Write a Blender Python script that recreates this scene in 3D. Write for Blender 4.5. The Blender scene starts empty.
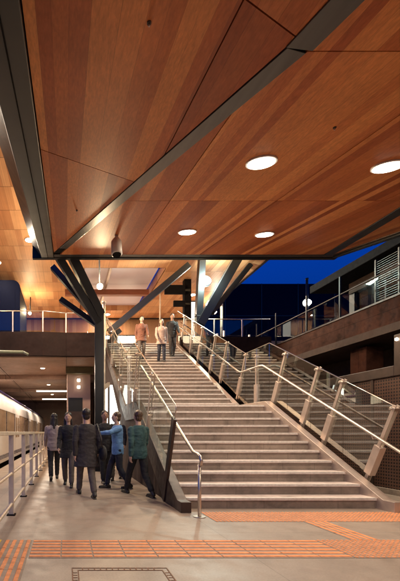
import bpy, bmesh, math, random
from mathutils import Vector, Matrix
random.seed(7)
S = bpy.context.scene
C = S.collection
PI = math.pi
R = math.radians

# ------------------------------------------------------------------ camera (shift lens, level)
cam_d = bpy.data.cameras.new('camera'); cam = bpy.data.objects.new('camera', cam_d); C.objects.link(cam)
cam.location = (0, 0, 1.2); cam.rotation_euler = (R(90), 0, 0)
cam_d.sensor_fit = 'VERTICAL'; cam_d.sensor_height = 36.0
cam_d.lens = 36.0*390/581
cam_d.shift_x = 134/581; cam_d.shift_y = 141.5/581
cam_d.clip_start = 0.05; cam_d.clip_end = 1500
S.camera = cam
# ------------------------------------------------------------------ sky (dusk)
W = bpy.data.worlds.new('World'); S.world = W; W.use_nodes = True
wn = W.node_tree.nodes; wl = W.node_tree.links
bg = wn['Background']; sky = wn.new('ShaderNodeTexSky'); sky.sky_type = 'NISHITA'
sky.sun_disc = False; sky.sun_elevation = R(-3.0); sky.sun_rotation = R(200); sky.altitude = 10
sky.ozone_density = 5.0; sky.air_density = 1.0; sky.dust_density = 0.2
gm = wn.new('ShaderNodeMix'); gm.data_type = 'RGBA'; gm.blend_type = 'MULTIPLY'; gm.inputs[0].default_value = 1
gm.inputs[7].default_value = (0.1, 7.5, 10.0, 1)
wl.new(sky.outputs[0], gm.inputs[6]); wl.new(gm.outputs[2], bg.inputs[0])
bg.inputs[1].default_value = 0.62
S.view_settings.view_transform = 'Standard'; S.view_settings.look = 'None'
S.view_settings.exposure = 0.0; S.view_settings.gamma = 1.0
S.view_settings.use_curve_mapping = False
try:
    S.cycles.max_bounces = 10; S.cycles.transparent_max_bounces = 24
    S.cycles.diffuse_bounces = 5; S.cycles.sample_clamp_indirect = 6
except Exception: pass

# ------------------------------------------------------------------ materials
def newmat(n):
    m = bpy.data.materials.new(n); m.use_nodes = True
    return m, m.node_tree.nodes, m.node_tree.links, m.node_tree.nodes['Principled BSDF']
def mat(n, col, rough=0.6, metal=0.0, var=0.15, scale=6.0, bump=0.0, bscale=60.0, rvar=0.1, stretch=(1,1,1), spec=.5):
    m, N, L, P = newmat(n)
    tc = N.new('ShaderNodeTexCoord'); mp = N.new('ShaderNodeMapping'); mp.inputs['Scale'].default_value = stretch
    L.new(tc.outputs['Object'], mp.inputs[0])
    nz = N.new('ShaderNodeTexNoise'); nz.inputs['Scale'].default_value = scale; nz.inputs['Detail'].default_value = 6
    L.new(mp.outputs[0], nz.inputs[0])
    r = N.new('ShaderNodeMapRange'); r.inputs[1].default_value = 0.3; r.inputs[2].default_value = 0.7
    r.inputs[3].default_value = 1-var; r.inputs[4].default_value = 1+var
    L.new(nz.outputs[0], r.inputs[0])
    mx = N.new('ShaderNodeVectorMath'); mx.operation = 'SCALE'; mx.inputs[0].default_value = col[:3]
    L.new(r.outputs[0], mx.inputs['Scale']); L.new(mx.outputs[0], P.inputs['Base Color'])
    r2 = N.new('ShaderNodeMapRange'); r2.inputs[1].default_value = 0.3; r2.inputs[2].default_value = 0.7
    r2.inputs[3].default_value = max(0.02, rough-rvar); r2.inputs[4].default_value = min(1, rough+rvar)
    nz2 = N.new('ShaderNodeTexNoise'); nz2.inputs['Scale'].default_value = scale*2.3; nz2.inputs['Detail'].default_value = 4
    L.new(mp.outputs[0], nz2.inputs[0]); L.new(nz2.outputs[0], r2.inputs[0]); L.new(r2.outputs[0], P.inputs['Roughness'])
    P.inputs['Metallic'].default_value = metal; P.inputs['Specular IOR Level'].default_value = spec
    if bump:
        b = N.new('ShaderNodeBump'); b.inputs['Strength'].default_value = bump; b.inputs['Distance'].default_value = 0.01
        nb = N.new('ShaderNodeTexNoise'); nb.inputs['Scale'].default_value = bscale; nb.inputs['Detail'].default_value = 5
        L.new(mp.outputs[0], nb.inputs[0]); L.new(nb.outputs[0], b.inputs['Height']); L.new(b.outputs[0], P.inputs['Normal'])
    return m
def emit(n, col, st):
    m, N, L, P = newmat(n)
    P.inputs['Base Color'].default_value = (0.8, 0.8, 0.8, 1)
    P.inputs['Emission Color'].default_value = (*col, 1); P.inputs['Emission Strength'].default_value = st
    return m
def glass(n, tint=(0.93, 0.97, 0.95), ior=1.5, rough=0.0, smudge=0.0):
    m, N, L, P = newmat(n); N.remove(P)
    out = [x for x in N if x.type == 'OUTPUT_MATERIAL'][0]
    t = N.new('ShaderNodeBsdfTransparent'); t.inputs[0].default_value = (*tint, 1)
    g = N.new('ShaderNodeBsdfGlossy'); g.inputs['Roughness'].default_value = rough
    g.inputs[0].default_value = (0.95, 1, 0.98, 1)
    f = N.new('ShaderNodeFresnel'); f.inputs[0].default_value = ior
    geo = N.new('ShaderNodeNewGeometry'); inv = N.new('ShaderNodeMath'); inv.operation = 'SUBTRACT'; inv.inputs[0].default_value = 1
    L.new(geo.outputs['Backfacing'], inv.inputs[1]); mu = N.new('ShaderNodeMath'); mu.operation = 'MULTIPLY'; L.new(f.outputs[0], mu.inputs[0]); L.new(inv.outputs[0], mu.inputs[1])
    ms = N.new('ShaderNodeMixShader'); L.new(mu.outputs[0], ms.inputs[0]); L.new(t.outputs[0], ms.inputs[1]); L.new(g.outputs[0], ms.inputs[2])
    if smudge:
        d = N.new('ShaderNodeBsdfDiffuse'); d.inputs[0].default_value = (0.6, 0.62, 0.6, 1)
        nz = N.new('ShaderNodeTexNoise'); nz.inputs['Scale'].default_value = 3; nz.inputs['Detail'].default_value = 7
        tc = N.new('ShaderNodeTexCoord'); L.new(tc.outputs['Object'], nz.inputs[0])
        r = N.new('ShaderNodeMapRange'); r.inputs[1].default_value = 0.4; r.inputs[2].default_value = 0.75; r.inputs[3].default_value = 0.0; r.inputs[4].default_value = smudge
        L.new(nz.outputs[0], r.inputs[0])
        m2 = N.new('ShaderNodeMixShader'); L.new(r.outputs[0], m2.inputs[0]); L.new(ms.outputs[0], m2.inputs[1]); L.new(d.outputs[0], m2.inputs[2]); ms = m2
    L.new(ms.outputs[0], out.inputs[0])
    return m
def timber(n, width, cols, grain=1.0, rough=0.5, axis='X', joints=None, mortar=0.0):
    """planks run along Y (or Z), split along the given axis; optional cross joints every `joints` metres"""
    m, N, L, P = newmat(n)
    tc = N.new('ShaderNodeTexCoord'); sp = N.new('ShaderNodeSeparateXYZ'); L.new(tc.outputs['Object'], sp.inputs[0])
    def mth(op, a, b=None, c=None):
        k = N.new('ShaderNodeMath'); k.operation = op
        for i, v in enumerate((a, b, c)):
            if v is None: continue
            if isinstance(v, (int, float)): k.inputs[i].default_value = v
            else: L.new(v, k.inputs[i])
        return k.outputs[0]
    u = sp.outputs[0]; v = sp.outputs[1]
    oi = N.new('ShaderNodeObjectInfo')
    # uneven plank widths: warp u a little before the split
    warp = mth('MULTIPLY', mth('SINE', mth('MULTIPLY', u, 2.1/width*0.37)), width*0.45)
    uu = mth('DIVIDE', mth('ADD', u, warp), width)
    cell = mth('FLOOR', uu)
    if joints:
        row = mth('FLOOR', mth('DIVIDE', v, joints))
        cell = mth('ADD', cell, mth('MULTIPLY', row, 17.3))
    wnz = N.new('ShaderNodeTexWhiteNoise'); wnz.noise_dimensions = '1D'
    L.new(mth('ADD', cell, mth('MULTIPLY', oi.outputs['Random'], 91.7)), wnz.inputs['W'])
    cr = N.new('ShaderNodeValToRGB'); e = cr.color_ramp; e.interpolation = 'LINEAR'
    while len(e.elements) < len(cols): e.elements.new(0.5)
    for i, c in enumerate(cols):
        e.elements[i].position = i/(len(cols)-1); e.elements[i].color = (*c, 1)
    L.new(wnz.outputs[0], cr.inputs[0])
    mp = N.new('ShaderNodeMapping'); mp.inputs['Scale'].default_value = (48, .22, 48)
    cmb = N.new('ShaderNodeVectorMath'); cmb.operation = 'ADD'
    cx = N.new('ShaderNodeCombineXYZ'); L.new(wnz.outputs[0], cx.inputs[0]); L.new(mth('MULTIPLY', wnz.outputs[0], 37.0), cx.inputs[1])
    L.new(tc.outputs['Object'], cmb.inputs[0]); L.new(cx.outputs[0], cmb.inputs[1]); L.new(cmb.outputs[0], mp.inputs[0])
    g = N.new('ShaderNodeTexNoise'); g.inputs['Scale'].default_value = 1; g.inputs['Detail'].default_value = 3.2; g.inputs['Roughness'].default_value = .65
    g.inputs['Distortion'].default_value = 0.15
    L.new(mp.outputs[0], g.inputs[0])
    gr = N.new('ShaderNodeMapRange'); gr.inputs[1].default_value = .3; gr.inputs[2].default_value = .7
    gr.inputs[3].default_value = 1-0.22*grain; gr.inputs[4].default_value = 1+0.18*grain; L.new(g.outputs[0], gr.inputs[0])
    g2 = N.new('ShaderNodeTexNoise'); g2.inputs['Scale'].default_value = 0.9; g2.inputs['Detail'].default_value = 3; L.new(tc.outputs['Object'], g2.inputs[0])
    gr2 = N.new('ShaderNodeMapRange'); gr2.inputs[1].default_value = .3; gr2.inputs[2].default_value = .7; gr2.inputs[3].default_value = .88; gr2.inputs[4].default_value = 1.12
    L.new(g2.outputs[0], gr2.inputs[0])
    sc = N.new('ShaderNodeVectorMath'); sc.operation = 'SCALE'; L.new(cr.outputs[0], sc.inputs[0])
    fac = mth('MULTIPLY', gr.outputs[0], gr2.outputs[0])
    # fine plank joint line
    fr = mth('FRACT', uu); edge = mth('LESS_THAN', mth('MINIMUM', fr, mth('SUBTRACT', 1.0, fr)), 0.008)
    fac = mth('MULTIPLY', fac, mth('SUBTRACT', 1.0, mth('MULTIPLY', edge, 0.45)))
    if joints:
        fv = mth('FRACT', mth('DIVIDE', v, joints)); ej = mth('LESS_THAN', fv, 0.02)
        fac = mth('MULTIPLY', fac, mth('SUBTRACT', 1.0, mth('MULTIPLY', ej, 0.6)))
    L.new(fac, sc.inputs['Scale']); L.new(sc.outputs[0], P.inputs['Base Color'])
    P.inputs['Roughness'].default_value = rough; P.inputs['Specular IOR Level'].default_value = .22
    return m

M = {}
M['cedar'] = timber('cedar planks', 0.155, [(.27,.064,.020), (.42,.122,.036), (.50,.160,.048), (.64,.255,.082), (.46,.138,.043), (.35,.090,.029)])
M['birch'] = timber('honey timber planks', 0.26, [(.38,.155,.065), (.54,.26,.12), (.62,.33,.16), (.46,.20,.085)], joints=1.25)
M['beam_timber'] = mat('reddish timber beam', (.24,.07,.03), .5, var=.25, scale=3, stretch=(1,12,12))
M['steel_dark'] = mat('dark painted steel', (.016,.017,.019), .32, .15, var=.12, scale=1.2, rvar=.03, spec=.35)
M['steel_band'] = mat('grey steel band', (.075,.072,.070), .33, .6, var=.2, scale=2, stretch=(6,.6,1), rvar=.04)
M['black'] = mat('black paint', (.008,.007,.008), .8, var=.2, spec=.1)
M['brown_steel'] = mat('brown painted steel', (.055,.034,.027), .45, .4, var=.3, scale=4)
M['stainless'] = mat('brushed stainless', (.56,.50,.45), .33, .95, var=.05, scale=3, rvar=.03)
M['stainless_plate'] = mat('satin stainless plate', (.55,.46,.40), .42, .7, var=.1, scale=7, rvar=.05)
M['galv'] = mat('pale galvanised steel', (.66,.55,.42), .45, .25, var=.12, scale=9)
M['glass'] = glass('balustrade glass', (.93,.965,.95), 3.3, 0.01)
M['glass_left'] = glass('clear balustrade glass', (.94,.97,.955), 1.3, 0.0)
M['glass_clear'] = glass('clear guard glass', (.93,.96,.96), 1.5)
M['glass_edge'] = mat('pale green glass edge', (.45,.62,.55), .15, var=.05)
M['glass_dark'] = mat('dark blue glazing', (.003,.006,.02), .08, .0, var=.1, scale=.7, rvar=.03)
M['white_diff'] = emit('lamp diffuser', (1, .86, .66), 16)
M['white_trim'] = mat('white lamp trim', (.75,.73,.70), .4, var=.03)
M['yellow'] = mat('yellow paint', (.75,.50,.03), .6, var=.2, scale=20)
M['orange'] = mat('orange tactile bars', (.68,.245,.085), .68, var=.22, scale=14, bump=.15, bscale=200)
M['orange_base'] = mat('worn tactile tile base', (.27,.205,.16), .7, var=.15, scale=14, bump=.2, bscale=150)
M['navy'] = mat('dark navy cladding', (.0015,.0025,.011), .6, var=.1, rvar=.05, spec=.04)
M['train_window'] = mat('train window with painted reflection', (.36,.25,.17), .2, var=.35, scale=.5, stretch=(1,.4,3), rvar=.05)  # beige base colour stands in for warm reflections in the glass
M['rust'] = mat('rusty frame', (.16,.07,.035), .7, .2, var=.35, scale=30)
M['train_white'] = mat('pale train paint', (.62,.57,.54), .38, .0, var=.05, scale=.6, rvar=.03)
M['train_dark'] = mat('train dark band', (.06,.05,.08), .3, .2, var=.2)
M['train_glass'] = glass('train window glass', (.55,.5,.45), 1.6)
M['train_in'] = mat('train interior beige', (.5,.38,.27), .6, var=.2)
M['purple'] = mat('deep purple train roof trim', (.07,.05,.14), .3, .2)
M['skylight'] = mat('pale skylight panel', (.62,.55,.62), .35, .0, var=.05, scale=.5, rvar=.03)
M['pink_wall'] = mat('pale pinkish wall', (.50,.34,.27), .7, var=.12, scale=1.5, bump=.1)
M['off_white'] = mat('off white plastic', (.62,.58,.52), .45, var=.08)
M['sign_face'] = mat('plain white sign face', (.72,.74,.70), .4, var=.03)

def concrete(n, col, rough=.65, var=.22, fine=.35, stain=0, panel=None, joint=0.012, axes=(1, 2), spec=.5, bump=.25, seamdark=.45, offs=(0, 0)):
    m, N, L, P = newmat(n)
    tc = N.new('ShaderNodeTexCoord')
    def noise(s, d=8, st=(1,1,1)):
        mp = N.new('ShaderNodeMapping'); mp.inputs['Scale'].default_value = st; L.new(tc.outputs['Object'], mp.inputs[0])
        k = N.new('ShaderNodeTexNoise'); k.inputs['Scale'].default_value = s; k.inputs['Detail'].default_value = d; k.inputs['Roughness'].default_value = .62
        L.new(mp.outputs[0], k.inputs[0]); return k.outputs[0]
    def rng(v, a, b, lo=.3, hi=.7):
        k = N.new('ShaderNodeMapRange'); k.inputs[1].default_value = lo; k.inputs[2].default_value = hi; k.inputs[3].default_value = a; k.inputs[4].default_value = b
        L.new(v, k.inputs[0]); return k.outputs[0]
    def mth(op, a, b=None):
        k = N.new('ShaderNodeMath'); k.operation = op
        for i, v in enumerate((a, b)):
            if v is None: continue
            if isinstance(v, (int, float)): k.inputs[i].default_value = v
            else: L.new(v, k.inputs[i])
        return k.outputs[0]
    f = mth('MULTIPLY', rng(noise(.9), 1-var, 1+var), rng(noise(9, 10), 1-var*.6, 1+var*.6))
    f = mth('MULTIPLY', f, rng(noise(60, 4), 1-var*fine, 1+var*fine))
    if stain:
        f = mth('MULTIPLY', f, rng(noise(2.3, 12), 1-stain, 1, .36, .5)); f = mth('MULTIPLY', f, rng(noise(26, 3), 1-stain*.8, 1, .27, .34))
    if panel:
        sp = N.new('ShaderNodeSeparateXYZ'); L.new(tc.outputs['Object'], sp.inputs[0])
        for ax, sz, o in zip(axes, panel, offs):
            fr = mth('FRACT', mth('DIVIDE', mth('ADD', sp.outputs[ax], o), sz))
            ln = mth('LESS_THAN', fr, joint/sz)
            f = mth('MULTIPLY', f, mth('SUBTRACT', 1.0, mth('MULTIPLY', ln, seamdark)))
    sc = N.new('ShaderNodeVectorMath'); sc.operation = 'SCALE'; sc.inputs[0].default_value = col
    L.new(f, sc.inputs['Scale']); L.new(sc.outputs[0], P.inputs['Base Color'])
    L.new(rng(noise(3.5, 6), rough-.12, min(1, rough+.12)), P.inputs['Roughness'])
    P.inputs['Specular IOR Level'].default_value = spec
    b = N.new('ShaderNodeBump'); b.inputs['Strength'].default_value = bump; b.inputs['Distance'].default_value = .004
    L.new(noise(45, 8), b.inputs['Height']); L.new(b.outputs[0], P.inputs['Normal'])
    return m
M['floor'] = concrete('warm polished concrete', (.275,.214,.172), .5, .07, fine=1.8, stain=.16, bump=.12, panel=(3.0, 3.0), joint=.008, axes=(0, 1), offs=(1.2, 1.35), seamdark=.35)
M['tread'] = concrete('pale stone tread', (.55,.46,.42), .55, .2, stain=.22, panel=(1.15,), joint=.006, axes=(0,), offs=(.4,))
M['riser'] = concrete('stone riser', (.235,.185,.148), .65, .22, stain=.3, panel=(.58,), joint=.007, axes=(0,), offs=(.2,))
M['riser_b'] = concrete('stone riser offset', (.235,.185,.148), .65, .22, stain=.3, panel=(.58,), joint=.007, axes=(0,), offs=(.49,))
M['nosing'] = mat('nosing strip with painted lit edge', (.58,.54,.50), .55, var=.15, scale=18)  # nosing paler than the tread, painting in the lit front edges
M['wallc'] = concrete('brown board concrete', (.050,.019,.012), .85, .4, spec=.08, stain=.5, panel=(2.6, .75), joint=.018, axes=(1, 2), offs=(0, .32))
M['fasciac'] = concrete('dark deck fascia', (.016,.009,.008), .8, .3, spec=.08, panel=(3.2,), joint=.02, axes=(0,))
M['soffit'] = concrete('concrete soffit', (.30,.185,.13), .6, .2, panel=(3.5, 5.0), joint=.04, axes=(0, 1), seamdark=.6)
M['undercroft'] = concrete('undercroft wall', (.06,.038,.03), .8, .25, spec=.2)
M['curb'] = concrete('track bed concrete', (.12,.10,.09), .8, .25)

def meshwall_mat():
    m, N, L, P = newmat('perforated bronze mesh')
    tc = N.new('ShaderNodeTexCoord'); sp = N.new('ShaderNodeSeparateXYZ'); L.new(tc.outputs['Object'], sp.inputs[0])
    def mth(op, a, b=None):
        k = N.new('ShaderNodeMath'); k.operation = op
        for i, v in enumerate((a, b)):
            if v is None: continue
            if isinstance(v, (int, float)): k.inputs[i].default_value = v
            else: L.new(v, k.inputs[i])
        return k.outputs[0]
    fy = mth('FRACT', mth('DIVIDE', sp.outputs[1], .062)); fz = mth('FRACT', mth('DIVIDE', sp.outputs[2], .062))
    hole = mth('MULTIPLY', mth('GREATER_THAN', fy, .42), mth('GREATER_THAN', fz, .42))
    mx = N.new('ShaderNodeMix'); mx.data_type = 'RGBA'; L.new(hole, mx.inputs[0])
    mx.inputs[6].default_value = (.10, .048, .032, 1); mx.inputs[7].default_value = (.012, .008, .008, 1)
    L.new(mx.outputs[2], P.inputs['Base Color'])
    P.inputs['Roughness'].default_value = .45; P.inputs['Metallic'].default_value = .3
    b = N.new('ShaderNodeBump'); b.invert = True; b.inputs['Strength'].default_value = .9; b.inputs['Distance'].default_value = .01
    L.new(hole, b.inputs['Height']); L.new(b.outputs[0], P.inputs['Normal'])
    return m
M['mesh'] = meshwall_mat()

# ------------------------------------------------------------------ builders
def wloc(o):
    v = Vector((0, 0, 0))
    while o is not None: v += o.location; o = o.parent
    return v
def tag(o, label=None, cat=None, group=None, kind=None):
    if label: o['label'] = label
    if cat: o['category'] = cat
    if group: o['group'] = group
    if kind: o['kind'] = kind
    return o
def empty(name, loc, label=None, cat=None, group=None):
    o = bpy.data.objects.new(name, None); o.empty_display_size = .2; C.objects.link(o); o.location = loc
    return tag(o, label, cat, group)
def copy_tree(o, parent=None):
    c = o.copy(); C.objects.link(c); c.parent = parent
    for ch in list(o.children): copy_tree(ch, c)
    return c
class MB:
    def __init__(s): s.v = []; s.f = []; s.sm = []
    def add(s, vs, fs, smooth=False):
        n = len(s.v); s.v += [Vector(p) for p in vs]; s.f += [tuple(i+n for i in f) for f in fs]; s.sm += [smooth]*len(fs); return s
    def box(s, x0, x1, y0, y1, z0, z1):
        if x0 > x1: x0, x1 = x1, x0
        if y0 > y1: y0, y1 = y1, y0
        if z0 > z1: z0, z1 = z1, z0
        return s.add([(x0,y0,z0),(x1,y0,z0),(x1,y1,z0),(x0,y1,z0),(x0,y0,z1),(x1,y0,z1),(x1,y1,z1),(x0,y1,z1)],
              [(0,3,2,1),(4,5,6,7),(0,1,5,4),(1,2,6,5),(2,3,7,6),(3,0,4,7)])
    def bar(s, p, q, w, h, up=(0,0,1)):
        """rectangular bar from p to q, w across (side), h along up"""
        p = Vector(p); q = Vector(q); d = (q-p).normalized(); up = Vector(up)
        sd = d.cross(up)
        if sd.length < 1e-5: sd = d.cross(Vector((1,0,0)))
        sd.normalize(); u = sd.cross(d).normalized()
        vs = [c + sd*a*w/2 + u*b*h/2 for c in (p, q) for a, b in ((-1,-1),(1,-1),(1,1),(-1,1))]
        return s.add(vs, [(0,1,2,3),(7,6,5,4),(0,4,5,1),(1,5,6,2),(2,6,7,3),(3,7,4,0)])
    def tube(s, pts, r, n=12, caps=True):
        pts = [Vector(p) for p in pts]; rs = r if isinstance(r, (list, tuple)) else [r]*len(pts)
        vs = []; fs = []; prev = None
        for i, p in enumerate(pts):
            d = (pts[min(i+1, len(pts)-1)] - pts[max(i-1, 0)]).normalized()
            if prev is None:
                a = d.cross(Vector((0,0,1)));
                if a.length < 1e-3: a = d.cross(Vector((1,0,0)))
                a.normalize()
            else: a = (prev - d*prev.dot(d)).normalized()
            prev = a; b = d.cross(a)
            for k in range(n):
                t = 2*PI*k/n; vs.append(p + (a*math.cos(t) + b*math.sin(t))*rs[i])
        for i in range(len(pts)-1):
            for k in range(n): fs.append((i*n+k, i*n+(k+1)%n, (i+1)*n+(k+1)%n, (i+1)*n+k))
        s.add(vs, fs, True)
        if caps:
            m = len(s.v)-len(vs)
            s.f.append(tuple(m+k for k in reversed(range(n)))); s.sm.append(False)
            s.f.append(tuple(m+(len(pts)-1)*n+k for k in range(n))); s.sm.append(False)
        return s
    def ell(s, c, rx, ry, rz, M3=None, nu=14, nv=9):
        c = Vector(c); vs = []; fs = []
        for j in range(nv+1):
            ph = PI*j/nv
            for i in range(nu):
                t = 2*PI*i/nu; p = Vector((rx*math.sin(ph)*math.cos(t), ry*math.sin(ph)*math.sin(t), rz*math.cos(ph)))
                if M3: p = M3 @ p
                vs.append(c+p)
        for j in range(nv):
            for i in range(nu):
                a = j*nu+i; b = j*nu+(i+1)%nu; fs.append((a, a+nu, b+nu, b))
        return s.add(vs, fs, True)
    def prism(s, poly, ext):
        """poly: list of 3D points; ext: vector"""
        n = len(poly); e = Vector(ext); vs = [Vector(p) for p in poly] + [Vector(p)+e for p in poly]
        fs = [tuple(reversed(range(n))), tuple(range(n, 2*n))] + [(i, (i+1)%n, n+(i+1)%n, n+i) for i in range(n)]
        return s.add(vs, fs)
    def build(s, name, m, parent=None, bevel=0, recalc=True, label=None):
        off = wloc(parent) if parent else Vector((0,0,0))
        me = bpy.data.meshes.new(name); me.from_pydata([v-off for v in s.v], [], s.f)
        for p, k in zip(me.polygons, s.sm): p.use_smooth = k
        if recalc:
            b = bmesh.new(); b.from_mesh(me); bmesh.ops.remove_doubles(b, verts=b.verts, dist=1e-6)
            bmesh.ops.recalc_face_normals(b, faces=b.faces); b.to_mesh(me); b.free()
        me.materials.append(m)
        o = bpy.data.objects.new(name, me); C.objects.link(o); o.parent = parent
        if bevel:
            bv = o.modifiers.new('b', 'BEVEL'); bv.width = bevel; bv.segments = 2; bv.limit_method = 'ANGLE'; bv.angle_limit = R(40)
        if label: o['label'] = label
        return o
def box(name, m, parent, *a, bevel=0): return MB().box(*a).build(name, m, parent, bevel)
def light(name, kind, loc, energy, col, parent=None, **k):
    d = bpy.data.lights.new(name, kind); d.energy = energy; d.color = col
    for a, v in k.items():
        if a != 'rot': setattr(d, a, v)
    o = bpy.data.objects.new(name, d); C.objects.link(o); o.parent = parent
    o.location = Vector(loc) - (wloc(parent) if parent else Vector((0,0,0)))
    if 'rot' in k: o.rotation_euler = k['rot']
    return o

# ================================================================== SETTING
PE = -2.15     # platform edge
f = MB(); f.box(PE, 60, -25, 120, -.5, 0).build('platform_floor', M['floor']); tag(bpy.data.objects['platform_floor'], kind='structure')
tag(box('ground', M['curb'], None, -120, PE-.005, -25, 120, -1.6, -1.0), kind='structure')
tag(box('outer_ground', M['curb'], None, -400, 400, -300, 500, -2.2, -1.7), kind='structure')
tag(box('yellow_line', M['yellow'], None, -.80, -.715, -6, 4.33, 0, .004), kind='structure')

# ---- staircase
RISE, GO, Y0, SX0, SX1 = .169, .345, 6.10, 1.86, 4.86
N1, N2, YL = 11, 20, 11.2
st = empty('staircase', (3.3, Y0, 0), 'wide pale stone public staircase of two flights rising to the upper concourse', 'staircase')
def step(y, k, depth):
    z = k*RISE
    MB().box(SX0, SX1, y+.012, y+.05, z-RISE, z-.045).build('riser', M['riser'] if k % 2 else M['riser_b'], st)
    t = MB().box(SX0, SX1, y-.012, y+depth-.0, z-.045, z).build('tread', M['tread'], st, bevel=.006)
    MB().box(SX0+.02, SX1-.02, y-.015, y+.045, z-.03, z+.003).build('nosing', M['nosing'], t)
for k in range(1, N1): step(Y0+(k-1)*GO, k, GO)
ZL = N1*RISE; ye = Y0+(N1-1)*GO
step(ye, N1, YL-ye)
for k in range(1, N2+1): step(YL+(k-1)*GO, N1+k, GO if k < N2 else .6)
YT = YL+(N2-1)*GO; ZT = (N1+N2)*RISE
def stair_z(y):           # nosing line
    if y < Y0: return 0
    if y <= ye: return RISE + (y-Y0)*RISE/GO
    if y < YL: return ZL
    return min(ZL + RISE + (y-YL)*RISE/GO, ZT)
def stringer(x0, x1, m, up, dn, name, lab=None):
    b = MB()
    s = RISE/GO
    def quad(y0, z0a, z0b, y1, z1a, z1b):
        b.prism([(x0,y0,z0a),(x0,y1,z1a),(x0,y1,z1b),(x0,y0,z0b)], (x1-x0,0,0))
    quad(Y0-.33, 0.0, .16, Y0-.12, 0.0, .16)
    quad(Y0-.12, 0.0, .16, Y0+dn/s, 0.0, .16+s*(dn/s+.12))
    quad(Y0+dn/s, 0.0, .16+s*(dn/s+.12), ye, ZL-dn, ZL+up)
    quad(ye, ZL-dn, ZL+up, YL, ZL-dn, ZL+up)
    quad(YL, ZL-dn, ZL+up, YT, ZT-dn, ZT+up)
    return b.build(name, m, st, bevel=.006, label=lab)
stringer(4.86, 5.01, M['stainless_plate'], .10, .33, 'stringer', 'pale metal clad stringer on the right of the stair')
stringer(1.70, 1.857, M['brown_steel'], .10, .33, 'stringer', 'dark bronze stringer on the left of the stair')
# closed sides under the flights
for xx, nm in ((1.74, 'side_wall'), (4.90, 'side_wall')):
    MB().prism([(xx, Y0+.7, 0), (xx, YT, 0), (xx, YT, ZT-.34), (xx, YL+.3, ZL-.30), (xx, ye, ZL-.32)], (.06, 0, 0)).build(nm, M['undercroft'], st)

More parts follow.
